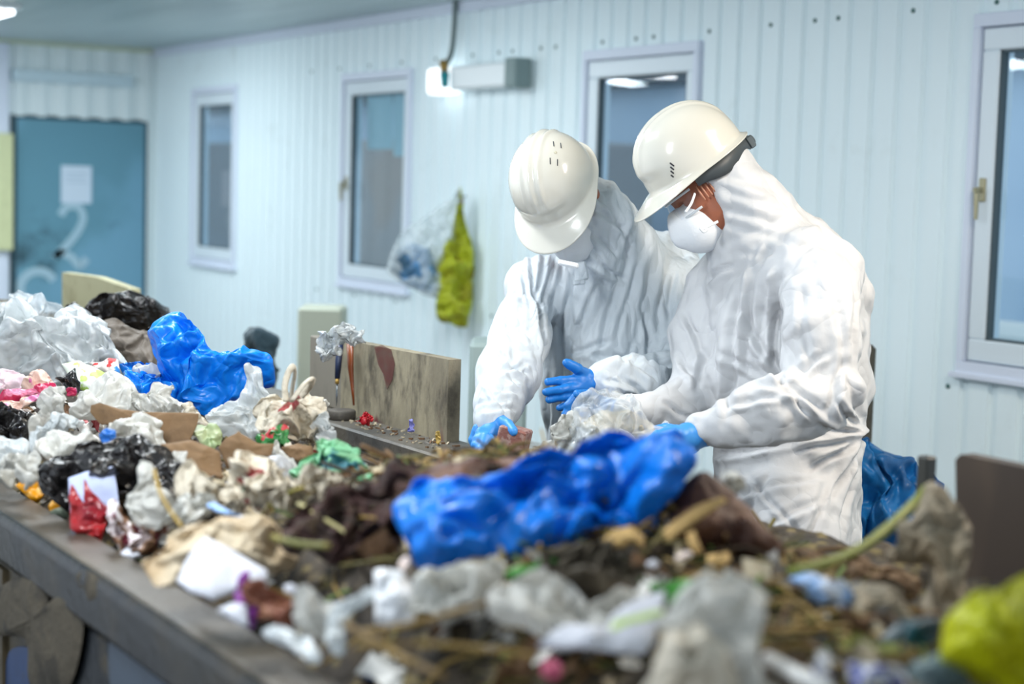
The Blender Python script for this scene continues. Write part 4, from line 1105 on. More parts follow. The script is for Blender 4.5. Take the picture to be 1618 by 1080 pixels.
haze = pm('hazy_bag_film', '#e4e9ea', 0.2, alpha=0.72, transl=0.2, dirt=0.25, dirtcol='#b3aa98', dirtscale=10, bump=0.001, bscale=60, bump2=0.006, b2scale=20, spec=0.8)
blackf = pm('black_bag_film', '#1e1c1c', 0.22, dirt=0.5, dirtcol='#4a4136', dirtscale=12, dirtedge=(0.5, 0.72), bump=0.001, bscale=60, bump2=0.005, b2scale=26, spec=0.7)
greyf = pm('grey_brown_sacking', '#6a6259', 0.6, col2='#585047', c2scale=9, c2edge=(0.4, 0.6), bump=0.002, bscale=80)
bluef = pm('blue_bag_film', '#0e8af2', 0.3, transl=0.2, bump=0.001, bscale=60, bump2=0.005, b2scale=18, spec=0.5)
bluef2 = pm('deep_blue_bag_film', '#0a7ae0', 0.3, transl=0.15, bump=0.001, bscale=60, bump2=0.006, b2scale=14, spec=0.5)
greenf = pm('mint_bag_film', '#8fcfa2', 0.3, transl=0.2, alpha=0.92, col2='#3f7f8f', c2scale=14, c2edge=(0.6, 0.64), col3='#e2e2da', c3scale=10, c3edge=(0.58, 0.66), bump=0.001, bscale=60, bump2=0.004, b2scale=40)
yellowf = pm('yellow_bag_film', '#d3d61c', 0.4, transl=0.25, col2='#b9b81c', c2scale=9, c2edge=(0.45, 0.6), bump=0.001, bscale=60, bump2=0.006, b2scale=20)
cardb = pm('wet_brown_cardboard', '#7b5f40', 0.75, dirt=0.7, dirtcol='#4b3826', dirtscale=8, dirtedge=(0.45, 0.7), bump=0.001, bscale=120)
kraft = pm('light_kraft_card', '#c8a468', 0.7, dirt=0.5, dirtcol='#8a6a3a', dirtscale=14, bump=0.001, bscale=100)
leath = pm('brown_sackcloth', '#6b4630', 0.6, col2='#4a2d22', c2scale=7, c2edge=(0.45, 0.62), dirt=0.5, dirtcol='#a77b50', dirtscale=9, dirtedge=(0.58, 0.75), bump=0.003, bscale=60)
maroon = pm('dark_maroon_cloth', '#3d231f', 0.85, col2='#2a1b17', c2scale=30, c2edge=(0.4, 0.6), dirt=0.7, dirtcol='#5d4a2c', dirtscale=25, bump=0.005, bscale=60)
paper = pm('white_card_paper', '#cfd0d8', 0.6, dirt=0.25, dirtcol='#a9a4a0', dirtscale=10, bump=0.0006, bscale=60)
paperb = pm('cream_blue_card', '#e2dccd', 0.5, col2='#b9c4e6', c2scale=6, c2edge=(0.48, 0.52))
redp = pm('red_packet_film', '#9c1d22', 0.28, col2='#7c1020', c2scale=9, c2edge=(0.5, 0.6), bump2=0.004, b2scale=30, bump=0.001)
yelp = pm('amber_packet_film', '#dc9412', 0.25, col2='#e7b86a', c2scale=16, c2edge=(0.55, 0.62), dirt=0.6, dirtcol='#7d4212', dirtscale=14, dirtedge=(0.56, 0.7), bump2=0.004, b2scale=30, bump=0.001)
magp = pm('magenta_floral_film', '#b5204c', 0.3, col2='#e88aa8', c2scale=14, c2edge=(0.55, 0.6), col3='#4a78c0', c3scale=20, c3edge=(0.66, 0.68), bump2=0.004, b2scale=24, bump=0.001)
pinkp = pm('pink_patterned_film', '#e6c3b4', 0.4, col2='#c86a98', c2scale=22, c2edge=(0.6, 0.64), col3='#5a3a84', c3scale=26, c3edge=(0.66, 0.68), bump2=0.004, b2scale=24, bump=0.001)
greenpack = pm('white_green_carton', '#dfe7d8', 0.5, col2='#a8d060', c2scale=22, c2edge=(0.56, 0.6))
tricol = pm('red_blue_white_pack', '#e2dad2', 0.5, col2='#c22f30', c2scale=30, c2edge=(0.54, 0.56), col3='#2b78bd', c3scale=28, c3edge=(0.6, 0.62))
leaf = pm('wilted_green_leaf', '#87996a', 0.5, col2='#a6ae86', c2scale=12, c2edge=(0.45, 0.65), bump=0.001)
gleaf = pm('fresh_green_leaf', '#3c8a2c', 0.45, bump=0.001)
patterned = pm('maroon_floral_pack', '#8d6a50', 0.4, col2='#ece4e6', c2scale=26, c2edge=(0.5, 0.54), col3='#701a2e', c3scale=24, c3edge=(0.54, 0.58), bump2=0.003, b2scale=40, bump=0.001)
tanpaper = pm('dirty_tan_paper', '#b49b78', 0.6, transl=0.1, col2='#cbbba0', c2scale=6, c2edge=(0.4, 0.65), dirt=0.6, dirtcol='#7a6434', dirtscale=9, dirtedge=(0.56, 0.72), bump=0.002, bscale=50, bump2=0.003, b2scale=22)
greycl = pm('grey_beige_rag', '#8f8471', 0.8, col2='#a8987f', c2scale=8, c2edge=(0.45, 0.65), dirt=0.4, dirtcol='#5e5548', dirtscale=10, bump=0.003, bscale=80)
tealp = pm('dark_teal_plastic', '#2c5f68', 0.35, col2='#1f3d46', c2scale=7)
purple = pm('violet_packet', '#7a2a86', 0.35, bump2=0.003, b2scale=30, bump=0.001)
rust = pm('rust_brown_scrap', '#74402a', 0.6, col2='#8a5a3e', c2scale=16, bump=0.002)
milk = pm('milky_plastic', '#c6c6c8', 0.3, alpha=0.9, transl=0.3)
tarp = pm('blue_tarpaulin', '#1168a8', 0.4, col2='#0d5088', c2scale=5, bump=0.001, bump2=0.006, b2scale=10)
ltblue = pm('light_blue_plastic', '#8fb2e0', 0.35, col2='#d5dbe6', c2scale=15, bump2=0.004, b2scale=24, bump=0.001)
dkblue = pm('royal_blue_label', '#1c64b4', 0.5)

B = blob
# ---- far left pile
B('clear_plastic_film', 'shiny clear plastic film crowning the far left of the waste pile', 'plastic film', [(0, 494), (22, 478), (48, 476), (95, 490), (98, 512), (60, 525), (0, 530), (-25, 520)], clearf, d=5.0, T_=.10, amp=.03, L=.16)
B('plastic_film_heap', 'broad hazy white heap of crumpled plastic film at the far left of the pile', 'plastic film', [(-30, 520), (0, 510), (45, 505), (85, 500), (125, 502), (140, 520), (180, 530), (200, 555), (190, 580), (140, 590), (60, 618), (0, 622), (-30, 610)], haze, d=4.55, T_=.12, amp=.035, L=.15)
B('film_tuft', 'upright glossy tuft of clear film between the black bag and the film heap', 'plastic film', [(96, 500), (110, 492), (130, 495), (138, 512), (150, 530), (120, 540), (92, 525)], clearf, d=4.75, T_=.05, amp=.02, L=.1)
B('black_bag', 'large black bin bag on top of the far pile in front of the yellowed board', 'bag', [(137, 508), (160, 488), (185, 470), (228, 466), (242, 480), (265, 490), (262, 510), (235, 521), (190, 518), (150, 514)], blackf, d=5.0, T_=.12, amp=.022, L=.15, cen=(205, 495))
B('black_bag', 'small black bag scrap left of the large black bin bag', 'bag', [(97, 495), (108, 481), (120, 480), (138, 500), (150, 512), (132, 515), (110, 500)], blackf, d=4.95, T_=.04, amp=.012, L=.07)
B('grey_sack', 'grey-brown sack under the large black bin bag', 'sack', [(140, 520), (160, 510), (200, 515), (240, 522), (250, 560), (262, 590), (230, 598), (180, 590), (150, 570)], greyf, d=4.7, T_=.10, amp=.014, L=.14)
B('blue_bag', 'large bright blue rubbish bag rising above the left of the pile', 'bag', [(231, 524), (250, 508), (274, 500), (292, 505), (312, 520), (322, 545), (338, 556), (372, 566), (396, 572), (410, 566), (424, 577), (422, 592), (408, 600), (394, 612), (384, 636), (352, 646), (328, 653), (300, 640), (280, 612), (255, 590), (238, 560)], bluef, d=4.05, T_=.15, lean=.35, amp=.022, L=.2, cen=(315, 585), nr=30)
B('blue_bag', 'small crumpled blue bag lying at the left foot of the large blue bag', 'bag', [(200, 605), (225, 598), (250, 590), (275, 600), (292, 625), (285, 645), (250, 640), (215, 632)], bluef, d=4.0, T_=.05, amp=.02, L=.09)
B('blue_bag_scrap', 'dark blue plastic scrap between the grey sack and the large blue bag', 'plastic scrap', [(196, 578), (225, 572), (250, 580), (254, 602), (225, 612), (200, 600)], bluef2, d=4.2, T_=.03, amp=.012, L=.06)
B('white_rag', 'small wadded off-white rag above the small crumpled blue bag', 'rag', [(208, 598), (215, 584), (235, 572), (245, 585), (245, 600), (225, 606)], wf, d=3.98, T_=.03, amp=.012, L=.05)
B('carton_piece', 'white and lime green carton piece on the far pile', 'carton', [(97, 575), (125, 570), (170, 590), (182, 603), (150, 625), (118, 612)], greenpack, d=4.1, T_=.02, amp=.006, L=.1)
B('striped_packet', 'red, blue and white printed packet below the grey sack', 'packet', [(140, 573), (162, 572), (172, 566), (188, 567), (191, 590), (174, 594), (150, 585)], tricol, d=4.15, T_=.02, amp=.006, L=.08)
B('black_scrap', 'pointed black plastic scrap beside the lime green carton piece', 'plastic scrap', [(90, 602), (118, 583), (122, 598), (130, 616), (108, 618)], blackf, d=3.95, T_=.012, amp=.006, L=.06, sm=1)
B('cream_wrapper', 'creamy crumpled wrapper above the magenta packet', 'wrapper', [(38, 605), (48, 590), (60, 587), (78, 598), (88, 612), (60, 622), (40, 618)], pinkp, d=3.95, T_=.03, amp=.012, L=.06)
B('pale_pink_film', 'pale pink film lying under the white film heap at the left edge', 'plastic film', [(-20, 592), (20, 585), (46, 590), (40, 605), (0, 625), (-20, 622)], pm('pale_pink_film', '#e3ccd4', 0.3, alpha=.9, bump2=.004, b2scale=20, bump=.001), d=4.0, T_=.03, amp=.012, L=.09)
B('magenta_packet', 'long magenta floral packet at the left edge of the pile', 'packet', [(-25, 634), (0, 626), (40, 616), (78, 606), (89, 607), (84, 622), (50, 628), (0, 642), (-25, 645)], magp, d=3.65, T_=.03, amp=.008, L=.08)
B('pink_packet', 'pale pink spotted packet just under the magenta packet', 'packet', [(-25, 640), (20, 634), (68, 626), (75, 636), (40, 644), (0, 652), (-25, 655)], pinkp, d=3.6, T_=.03, amp=.008, L=.08)
B('black_bag', 'glossy black bag at the left edge below the pink packet', 'bag', [(-30, 655), (0, 650), (30, 648), (50, 650), (54, 670), (48, 695), (40, 706), (10, 700), (-30, 698)], blackf, d=3.45, T_=.06, amp=.016, L=.08)
B('translucent_bag', 'upright translucent white bag beside the pink packet', 'bag', [(54, 690), (55, 655), (62, 635), (82, 615), (100, 609), (107, 620), (105, 640), (96, 662), (70, 690), (52, 705)], wf2, d=3.5, T_=.03, lean=.3, amp=.012, L=.08)
B('magenta_scrap', 'tiny magenta scrap behind the upright translucent bag', 'scrap', [(106, 612), (117, 614), (119, 622), (108, 624)], magp, d=3.6, T_=.008, amp=.003, L=.03)
B('white_bag', 'big smooth white bag behind the brown cardboard sheet', 'bag', [(106, 640), (128, 625), (150, 622), (165, 605), (182, 588), (196, 592), (204, 606), (217, 622), (218, 645), (190, 662), (140, 664), (112, 658)], wf, d=3.55, T_=.08, lean=.6, amp=.014, L=.12)
B('white_bag', 'peaked white bag between the big smooth white bag and the large blue bag', 'bag', [(214, 640), (222, 628), (240, 632), (252, 622), (264, 612), (272, 612), (276, 630), (284, 634), (286, 650), (260, 660), (225, 660)], wf, d=3.55, T_=.04, lean=.5, amp=.014, L=.06)
B('beige_rag', 'beige spotted rag edge right of the peaked white bag', 'rag', [(284, 640), (292, 632), (312, 650), (330, 672), (342, 690), (330, 695), (305, 672), (288, 660)], cream, d=3.5, T_=.02, amp=.008, L=.06)
B('cardboard_sheet', 'torn brown cardboard sheet bent across the middle of the left pile', 'cardboard', [(146, 640), (158, 636), (190, 645), (250, 652), (313, 656), (310, 675), (300, 700), (270, 712), (240, 705), (225, 690), (190, 668), (160, 668), (145, 650)], cardb, d=3.36, T_=.012, lean=.25, amp=.012, L=.16)
B('cardboard_sheet', 'darker fold of wet cardboard below the torn brown sheet', 'cardboard', [(250, 700), (300, 690), (345, 712), (352, 745), (362, 760), (340, 772), (300, 768), (268, 748), (255, 722)], cardb, d=3.12, T_=.02, lean=.3, amp=.012, L=.12)
B('cardboard_flap', 'raised cardboard flap with a torn upright edge near the green leaf', 'cardboard', [(346, 708), (362, 690), (374, 684), (380, 678), (384, 684), (410, 702), (436, 703), (430, 724), (396, 728), (372, 745), (362, 750), (352, 728)], cardb, d=3.2, T_=.010, lean=.2, amp=.010, L=.10, sm=1)
B('cabbage_leaf', 'wilted pale green leaf lying on the brown cardboard', 'leaf', [(303, 676), (325, 674), (345, 680), (356, 692), (352, 706), (332, 712), (318, 700), (306, 688)], leaf, d=3.3, T_=.010, lean=1.5, amp=.006, L=.07)
B('white_bag', 'white dirt-streaked bag with a blue label lying left of the cardboard', 'bag', [(165, 685), (185, 668), (215, 656), (246, 657), (252, 672), (258, 690), (252, 703), (232, 707), (210, 698), (180, 704)], wf, d=3.2, T_=.04, lean=.8, amp=.012, L=.07)
B('blue_label_scrap', 'torn blue label scrap on the white dirt-streaked bag', 'scrap', [(155, 684), (168, 677), (184, 682), (190, 694), (178, 702), (166, 706), (158, 698)], dkblue, d=3.06, T_=.005, lean=.6, amp=.004, L=.04, sm=1)
B('green_leaf_scrap', 'small bright green leaf scrap below the blue label', 'leaf', [(169, 704), (180, 698), (190, 692), (190, 702), (180, 706)], gleaf, d=3.03, T_=.003, amp=.002, L=.03)
B('white_bag', 'rounded white bag speckled with dirt in front of the blue label', 'bag', [(62, 720), (72, 700), (92, 684), (120, 682), (150, 690), (160, 704), (148, 716), (120, 722), (85, 728)], wf, d=3.1, T_=.05, lean=.8, amp=.010, L=.09)
B('grey_film', 'wrinkled grey translucent film above the speckled white bag', 'plastic film', [(50, 704), (72, 682), (95, 664), (118, 658), (126, 668), (120, 680), (92, 684), (66, 702), (52, 716)], haze, d=3.22, T_=.03, amp=.014, L=.05)
B('clear_bag', 'speckled clear bag at the left edge above the black film', 'bag', [(-25, 702), (0, 697), (25, 700), (42, 712), (40, 735), (20, 742), (-25, 742)], haze, d=3.15, T_=.05, amp=.010, L=.08)
B('white_film', 'crumpled white film strip along the top of the black film at left', 'plastic film', [(0, 742), (18, 728), (42, 722), (70, 730), (60, 748), (30, 756), (0, 752)], wf2, d=2.98, T_=.03, amp=.014, L=.05)
B('black_film', 'large glossy black bag film spread below the white bags', 'plastic film', [(52, 760), (62, 742), (90, 730), (118, 722), (140, 708), (165, 704), (200, 700), (235, 702), (262, 716), (280, 738), (296, 760), (290, 782), (262, 796), (238, 775), (205, 790), (180, 812), (140, 830), (100, 800), (70, 782)], blackf, d=3.0, T_=.06, lean=0.7, amp=.016, L=.10, cen=(170, 762))
B('amber_packet', 'torn amber and yellow packet by the front rail', 'packet', [(24, 768), (45, 752), (80, 746), (80, 762), (70, 780), (58, 794), (38, 782)], yelp, d=onrail(50, 794), T_=.015, lean=.4, amp=.008, L=.06)
B('amber_packet', 'small upright yellow packet corner above the front rail', 'packet', [(76, 800), (84, 790), (92, 777), (106, 798), (98, 806), (80, 808)], yelp, d=onrail(94, 806), T_=.01, lean=.3, amp=.004, L=.05, sm=1)
B('green_tray', 'pale green tray edge under the small yellow packet', 'tray', [(78, 808), (108, 798), (107, 818), (95, 818)], pm('pale_green_tray', '#9aa68e', .5), d=onrail(98, 817), T_=.012, lean=.3, amp=.001)
B('magenta_strip', 'dark carton with a magenta edge at the left edge of the front rail', 'carton', [(-20, 742), (0, 744), (20, 746), (18, 770), (0, 762), (-20, 760)], pm('grey_magenta_carton', '#8d8a80', .5, col2='#b03480', c2scale=20, c2edge=(.6, .62)), d=2.9, T_=.02, amp=.004)
B('card_box_panel', 'cream and lilac card panel standing by the front rail', 'card', [(108, 756), (136, 744), (180, 736), (186, 770), (191, 802), (172, 808), (150, 800), (125, 838), (112, 836), (110, 790)], paperb, d=onrail(118, 838), T_=.008, lean=.15, amp=.004, L=.12, sm=1, cen=(145, 785))
B('red_packet', 'torn glossy red packet in front of the cream card panel', 'packet', [(112, 836), (110, 790), (112, 765), (120, 790), (124, 820), (138, 822), (132, 790), (134, 758), (140, 768), (150, 782), (162, 795), (190, 804), (194, 808), (172, 815), (166, 840), (160, 858), (140, 852), (125, 846)], redp, d=onrail(148, 856), T_=.018, lean=.25, amp=.010, L=.05, sm=1, cen=(148, 822))
B('floral_packet', 'crumpled brown, white and maroon patterned wrapper on the front rail edge', 'wrapper', [(168, 826), (184, 810), (205, 818), (215, 828), (245, 828), (262, 850), (252, 870), (236, 880), (215, 872), (195, 862), (176, 852)], patterned, d=onrail(230, 876), T_=.03, lean=.6, amp=.016, L=.05)
B('white_pack', 'small white rounded pack resting on the front rail', 'packet', [(190, 874), (200, 864), (216, 866), (224, 880), (208, 886), (194, 880)], paper, d=onrail(208, 886), T_=.016, amp=.004, L=.05)
B('paper_scrap', 'flat grey-white paper scrap lying on the front rail', 'scrap', [(194, 902), (205, 893), (222, 892), (234, 903), (228, 914), (212, 914)], pm('grey_white_scrap', '#bdb6aa', .7), d=onrail(212, 914), T_=.004, lean=3.0, amp=.003, L=.03)
B('white_bag', 'pointed white bag standing right of the cream card panel', 'bag', [(206, 800), (214, 765), (222, 739), (234, 750), (246, 772), (262, 795), (270, 815), (252, 828), (232, 826), (215, 824)], wf2, d=2.68, T_=.03, lean=.3, amp=.012, L=.07)
B('white_bag', 'crushed white bag behind the tan paper bag', 'bag', [(268, 826), (276, 800), (290, 782), (302, 790), (325, 800), (336, 812), (312, 825), (290, 840), (272, 842)], wf, d=2.6, T_=.03, lean=.5, amp=.014, L=.06)
B('ropey_bag', 'long twisted cream-white bag from the black film to the milky cup', 'bag', [(292, 756), (306, 750), (325, 765), (345, 780), (375, 795), (398, 808), (395, 822), (360, 818), (330, 806), (308, 796), (298, 775)], cream, d=2.75, T_=.03, lean=.7, amp=.014, L=.05)
B('white_slip', 'thin white film slip standing before the dark cardboard fold', 'plastic film', [(268, 716), (292, 713), (296, 740), (305, 752), (292, 752), (280, 735)], wf2, d=2.98, T_=.006, lean=.2, amp=.006, L=.06)
# ---- middle
B('milky_bag', 'peaked hazy white bag in front of the large blue bag', 'bag', [(330, 655), (352, 645), (378, 640), (388, 622), (397, 600), (404, 592), (412, 598), (425, 612), (440, 628), (420, 650), (412, 690), (378, 698), (352, 680), (334, 668)], haze, d=3.62, T_=.05, lean=.4, amp=.014, L=.09)
kb = B('knotted_bag', 'knotted dirty white shopping bag with two twisted handle ears', 'bag', [(408, 680), (414, 655), (428, 638), (452, 628), (470, 622), (492, 628), (505, 648), (514, 668), (508, 690), (495, 700), (470, 690), (450, 700), (425, 700)], print_bag, d=3.35, T_=.07, lean=.4, amp=.014, L=.07)
for pts in ([(452, 634), (450, 610), (456, 588), (464, 578), (466, 590), (462, 612), (460, 634)], [(462, 632), (476, 612), (486, 602), (494, 598), (488, 612), (476, 626)]):
    c_ = [J(x, y, 3.30+0.01*i) for i, (x, y) in enumerate(pts)]
    MB().tube(spline(c_, 5), 0.0065, 8, flat=0.6).build('handle_ear', cream, kb, smooth=True)
B('clear_film', 'hanging clear film at the right end of the knotted bag', 'plastic film', [(500, 660), (515, 655), (530, 690), (528, 712), (510, 712), (498, 690)], haze, d=3.3, T_=.02, amp=.012, L=.05)
B('green_red_wrapper', 'green and red printed wrapper under the knotted bag', 'wrapper', [(405, 690), (420, 678), (445, 676), (458, 682), (455, 698), (435, 704), (412, 702)], pm('green_red_print', '#2f7a3c', .4, col2='#c03f48', c2scale=26, c2edge=(.52, .56), col3='#d9d2c4', c3scale=30, c3edge=(.58, .62)), d=3.25, T_=.02, amp=.008, L=.04)
B('white_wad', 'small white wad between the knotted bag and the round rubber puck', 'plastic scrap', [(492, 642), (495, 628), (510, 632), (520, 638), (514, 648), (500, 650)], wf, d=3.75, T_=.02, amp=.006, L=.04, free=True)
B('brown_crate_scrap', 'brown card scrap with dark hollow under the knotted bag', 'cardboard', [(445, 704), (470, 700), (492, 704), (498, 722), (480, 735), (455, 722)], cardb, d=3.2, T_=.02, amp=.008, L=.05)
B('pale_film', 'pale pointed film piece right of the cardboard flap', 'plastic film', [(434, 712), (440, 696), (452, 712), (475, 730), (466, 742), (440, 730)], wf2, d=3.12, T_=.012, amp=.006, L=.06)
B('milky_cup', 'milky rounded plastic cup beside the cream crumpled bag', 'cup', [(416, 732), (425, 724), (445, 720), (458, 730), (464, 748), (455, 758), (430, 748)], milk, d=3.0, T_=.03, amp=.002, L=.05)
cb_ = B('cream_bag', 'crumpled dirty cream bag with small green print', 'bag', [(362, 770), (366, 748), (380, 738), (384, 724), (400, 720), (415, 730), (440, 738), (455, 755), (450, 775), (440, 800), (415, 812), (385, 806), (368, 792)], print_bag, d=2.86, T_=.06, lean=.5, amp=.016, L=.06)
B('cream_cloth_bundle', 'twisted cream cloth bundle in front of the mint green bag', 'cloth', [(432, 815), (445, 795), (462, 780), (478, 762), (500, 748), (525, 742), (545, 758), (562, 770), (548, 782), (520, 786), (490, 800), (450, 818)], cream, d=2.8, T_=.035, lean=.6, amp=.016, L=.05)
B('red_edged_bag', 'small dirty white bag with a red edge beside the cream crumpled bag', 'bag', [(438, 766), (455, 755), (475, 758), (480, 772), (462, 785), (448, 790), (436, 780)], print_bag, d=2.84, T_=.03, amp=.01, L=.04)
B('mint_bag', 'mint green plastic bag with torn prints by the rear rail', 'bag', [(460, 748), (472, 738), (495, 730), (510, 710), (530, 702), (555, 706), (572, 722), (580, 742), (582, 758), (568, 772), (548, 768), (530, 756), (500, 750), (475, 756)], greenf, d=2.96, T_=.06, lean=.5, amp=.014, L=.07)
B('green_scrap', 'green bag end poking out right of the mint bag', 'plastic scrap', [(572, 752), (590, 748), (604, 756), (596, 764), (578, 768)], pm('green_film_end', '#5fb27c', .3), d=2.98, T_=.015, amp=.005, L=.04)
B('tan_paper_bag', 'large flattened tan paper bag near the front rail', 'paper bag', [(228, 886), (255, 860), (290, 832), (330, 815), (370, 812), (410, 822), (440, 838), (450, 858), (470, 872), (462, 892), (420, 900), (370, 895), (330, 900), (290, 915), (262, 925), (238, 905)], tanpaper, d=2.22, T_=.035, lean=1.1, amp=.014, L=.12, cen=(345, 870))
B('white_carton', 'white crushed carton lying on the tan paper bag', 'carton', [(276, 916), (300, 880), (324, 850), (350, 860), (390, 880), (426, 900), (420, 918), (380, 928), (340, 945), (300, 934)], paper, d=2.12, T_=.02, lean=1.0, amp=.008, L=.12, cen=(350, 900))
B('violet_packet', 'violet and white packet beside the rust brown scrap', 'packet', [(378, 905), (390, 902), (402, 920), (396, 945), (410, 965), (404, 990), (392, 990), (386, 950)], purple, d=2.02, T_=.012, lean=.6, amp=.006, L=.05)
B('rust_scrap', 'rust brown torn scrap right of the violet packet', 'scrap', [(392, 935), (410, 930), (440, 938), (462, 958), (465, 980), (440, 984), (410, 975), (395, 955)], rust, d=2.0, T_=.02, lean=.9, amp=.01, L=.06)
B('white_triangle', 'white folded paper corner left of the violet packet', 'paper', [(342, 962), (368, 950), (390, 952), (392, 990), (372, 984)], paper, d=2.0, T_=.012, lean=.7, amp=.004, L=.06, sm=1)
B('white_tray', 'white foil tray with a teal rim lying over the inner edge of the front rail', 'tray', [(414, 990), (440, 988), (470, 1000), (500, 1006), (505, 1030), (500, 1046), (480, 1044), (450, 1018), (424, 1004)], pm('white_teal_tray', '#dfe3e4', .35, bump2=.003, b2scale=30, bump=.001), d=1.9, T_=.02, lean=1.0, amp=.006, L=.06)
B('grey_bag', 'small grey-white crushed bag above the white foil tray', 'bag', [(466, 965), (480, 948), (505, 940), (530, 955), (528, 985), (505, 995), (475, 990)], wf2, d=1.95, T_=.03, amp=.01, L=.05)
B('curled_stalk_bag', 'pale curled film strip right of the white foil tray', 'plastic film', [(515, 1000), (525, 970), (550, 945), (585, 925), (590, 935), (560, 958), (540, 985), (545, 1030), (530, 1040), (518, 1025)], haze, d=1.86, T_=.015, lean=.8, amp=.006, L=.05, cen=(535, 985))
# ---- mound
B('maroon_cloth', 'dark maroon cloth and soil on the left slope of the mound', 'cloth', [(438, 850), (455, 825), (490, 800), (540, 785), (590, 765), (640, 748), (690, 735), (700, 770), (680, 830), (640, 880), (580, 880), (520, 870), (470, 868)], maroon, d=2.3, T_=.05, lean=1.15, amp=.016, L=.10, cen=(580, 825))
B('brown_sack', 'tawny brown sack ridge behind the front blue bag', 'sack', [(640, 765), (660, 748), (690, 732), (720, 727), (770, 722), (830, 724), (865, 734), (880, 760), (840, 790), (760, 800), (680, 800), (645, 790)], leath, d=2.46, T_=.04, lean=.5, amp=.008, L=.12, plane=.12)
B('orange_scrap', 'orange-tan scrap lying on the tawny sack beside the front blue bag', 'scrap', [(806, 738), (820, 728), (842, 730), (850, 744), (836, 756), (815, 752)], pm('orange_tan', '#c98d56', .6), d=2.38, T_=.01, amp=.004, L=.05)
fb_ = B('blue_bag', 'biggest crumpled blue bag on the mound in front of both workers', 'bag', [(622, 790), (640, 776), (655, 755), (690, 748), (740, 758), (760, 750), (790, 752), (820, 742), (850, 730), (862, 718), (890, 722), (920, 702), (945, 690), (985, 688), (1015, 696), (1040, 686), (1075, 680), (1100, 690), (1114, 740), (1085, 760), (1068, 790), (1048, 820), (1030, 856), (1018, 850), (1010, 822), (960, 840), (915, 862), (850, 872), (800, 895), (740, 902), (690, 900), (655, 880), (640, 830), (626, 805)], bluef2, d=2.22, T_=.11, lean=.55, amp=.026, L=.12, fine=.5, cen=(870, 800), pw=2.6, plane=0.14)
B('brown_sack', 'smooth reddish-brown sack at the right shoulder of the mound', 'sack', [(1040, 850), (1060, 790), (1080, 758), (1110, 748), (1140, 758), (1160, 775), (1185, 800), (1205, 830), (1240, 858), (1235, 885), (1180, 895), (1120, 885), (1070, 880)], leath, d=2.32, T_=.07, lean=.5, amp=.008, L=.16)
B('white_tissue_wad', 'torn white tissue wad on top of the reddish-brown sack', 'tissue', [(1125, 772), (1140, 750), (1160, 742), (1172, 755), (1170, 775), (1152, 780), (1140, 772), (1130, 785)], wf, d=2.28, T_=.02, lean=.3, amp=.010, L=.035)
B('cardboard_strip', 'pale cardboard strip slanting up to the white tissue wad', 'cardboard', [(1034, 850), (1060, 825), (1100, 798), (1140, 783), (1150, 790), (1118, 812), (1080, 838), (1048, 862)], kraft, d=2.18, T_=.008, lean=.5, amp=.003, L=.1, sm=1)
B('cardboard_strip', 'curled kraft cardboard end under the hanging tip of the front blue bag', 'cardboard', [(950, 858), (968, 838), (1000, 832), (1020, 848), (1016, 866), (1000, 858), (985, 868), (960, 868)], kraft, d=2.14, T_=.012, lean=.4, amp=.006, L=.05)
B('cardboard_strip', 'short pale card piece right of the slanting cardboard strip', 'cardboard', [(1084, 842), (1096, 838), (1104, 858), (1112, 872), (1100, 876), (1088, 862)], kraft, d=2.13, T_=.008, lean=.4, amp=.003, sm=1)
B('cardboard_strip', 'flat tan card chip at the foot of the reddish-brown sack', 'cardboard', [(1115, 876), (1150, 870), (1156, 882), (1146, 896), (1118, 896)], kraft, d=2.1, T_=.01, lean=.8, amp=.004)
B('dirt_clod', 'dark lump of wet soil and roots below the front blue bag', 'soil', [(862, 935), (870, 880), (900, 862), (950, 868), (1000, 885), (1015, 915), (990, 945), (920, 955), (880, 952)], pm('wet_soil', '#4b4336', .8, col2='#6a5f4e', c2scale=20, bump=.008, bscale=50), d=2.0, T_=.03, lean=1.1, amp=.016, L=.06)
B('green_leaf', 'dark green leaf at the lower edge of the front blue bag', 'leaf', [(800, 908), (835, 888), (880, 868), (905, 865), (890, 885), (850, 902), (815, 915)], gleaf, d=2.03, T_=.006, lean=.9, amp=.004, L=.05)
B('green_leaf', 'bright green leaf lying right of the striped white paper', 'leaf', [(1005, 915), (1035, 922), (1080, 915), (1125, 915), (1100, 935), (1070, 952), (1035, 940)], gleaf, d=1.95, T_=.006, lean=1.2, amp=.005, L=.05)
B('white_bottle', 'squarish white plastic bottle lying left of the white paper towels', 'bottle', [(590, 902), (600, 898), (636, 902), (650, 925), (660, 950), (655, 985), (620, 990), (592, 984)], pm('white_bottle_plastic', '#e9eaec', .35), d=1.93, T_=.035, lean=.35, amp=.002, L=.1)
B('paper_towel', 'crumpled white paper towels below the front blue bag', 'paper', [(645, 935), (668, 905), (700, 908), (735, 898), (752, 886), (790, 906), (788, 930), (770, 955), (735, 965), (690, 975), (655, 965)], wf, d=1.95, T_=.035, lean=.8, amp=.014, L=.06)
B('grey_bag', 'grey-white soft bag spread in the middle foreground', 'bag', [(780, 985), (790, 940), (810, 910), (850, 905), (900, 940), (950, 945), (1000, 925), (1020, 960), (990, 990), (930, 1000), (860, 1012), (800, 1006)], wf2, d=1.86, T_=.04, lean=1.0, amp=.014, L=.09)
B('striped_paper', 'white paper sheet with a lime green stripe in the foreground', 'paper', [(850, 1020), (872, 996), (900, 985), (960, 990), (975, 965), (1012, 945), (1050, 932), (1048, 965), (1036, 1015), (1020, 1030), (950, 1028), (890, 1026)], paper, d=1.8, T_=.012, lean=.9, amp=.008, L=.09, sm=1, cen=(985, 1000))
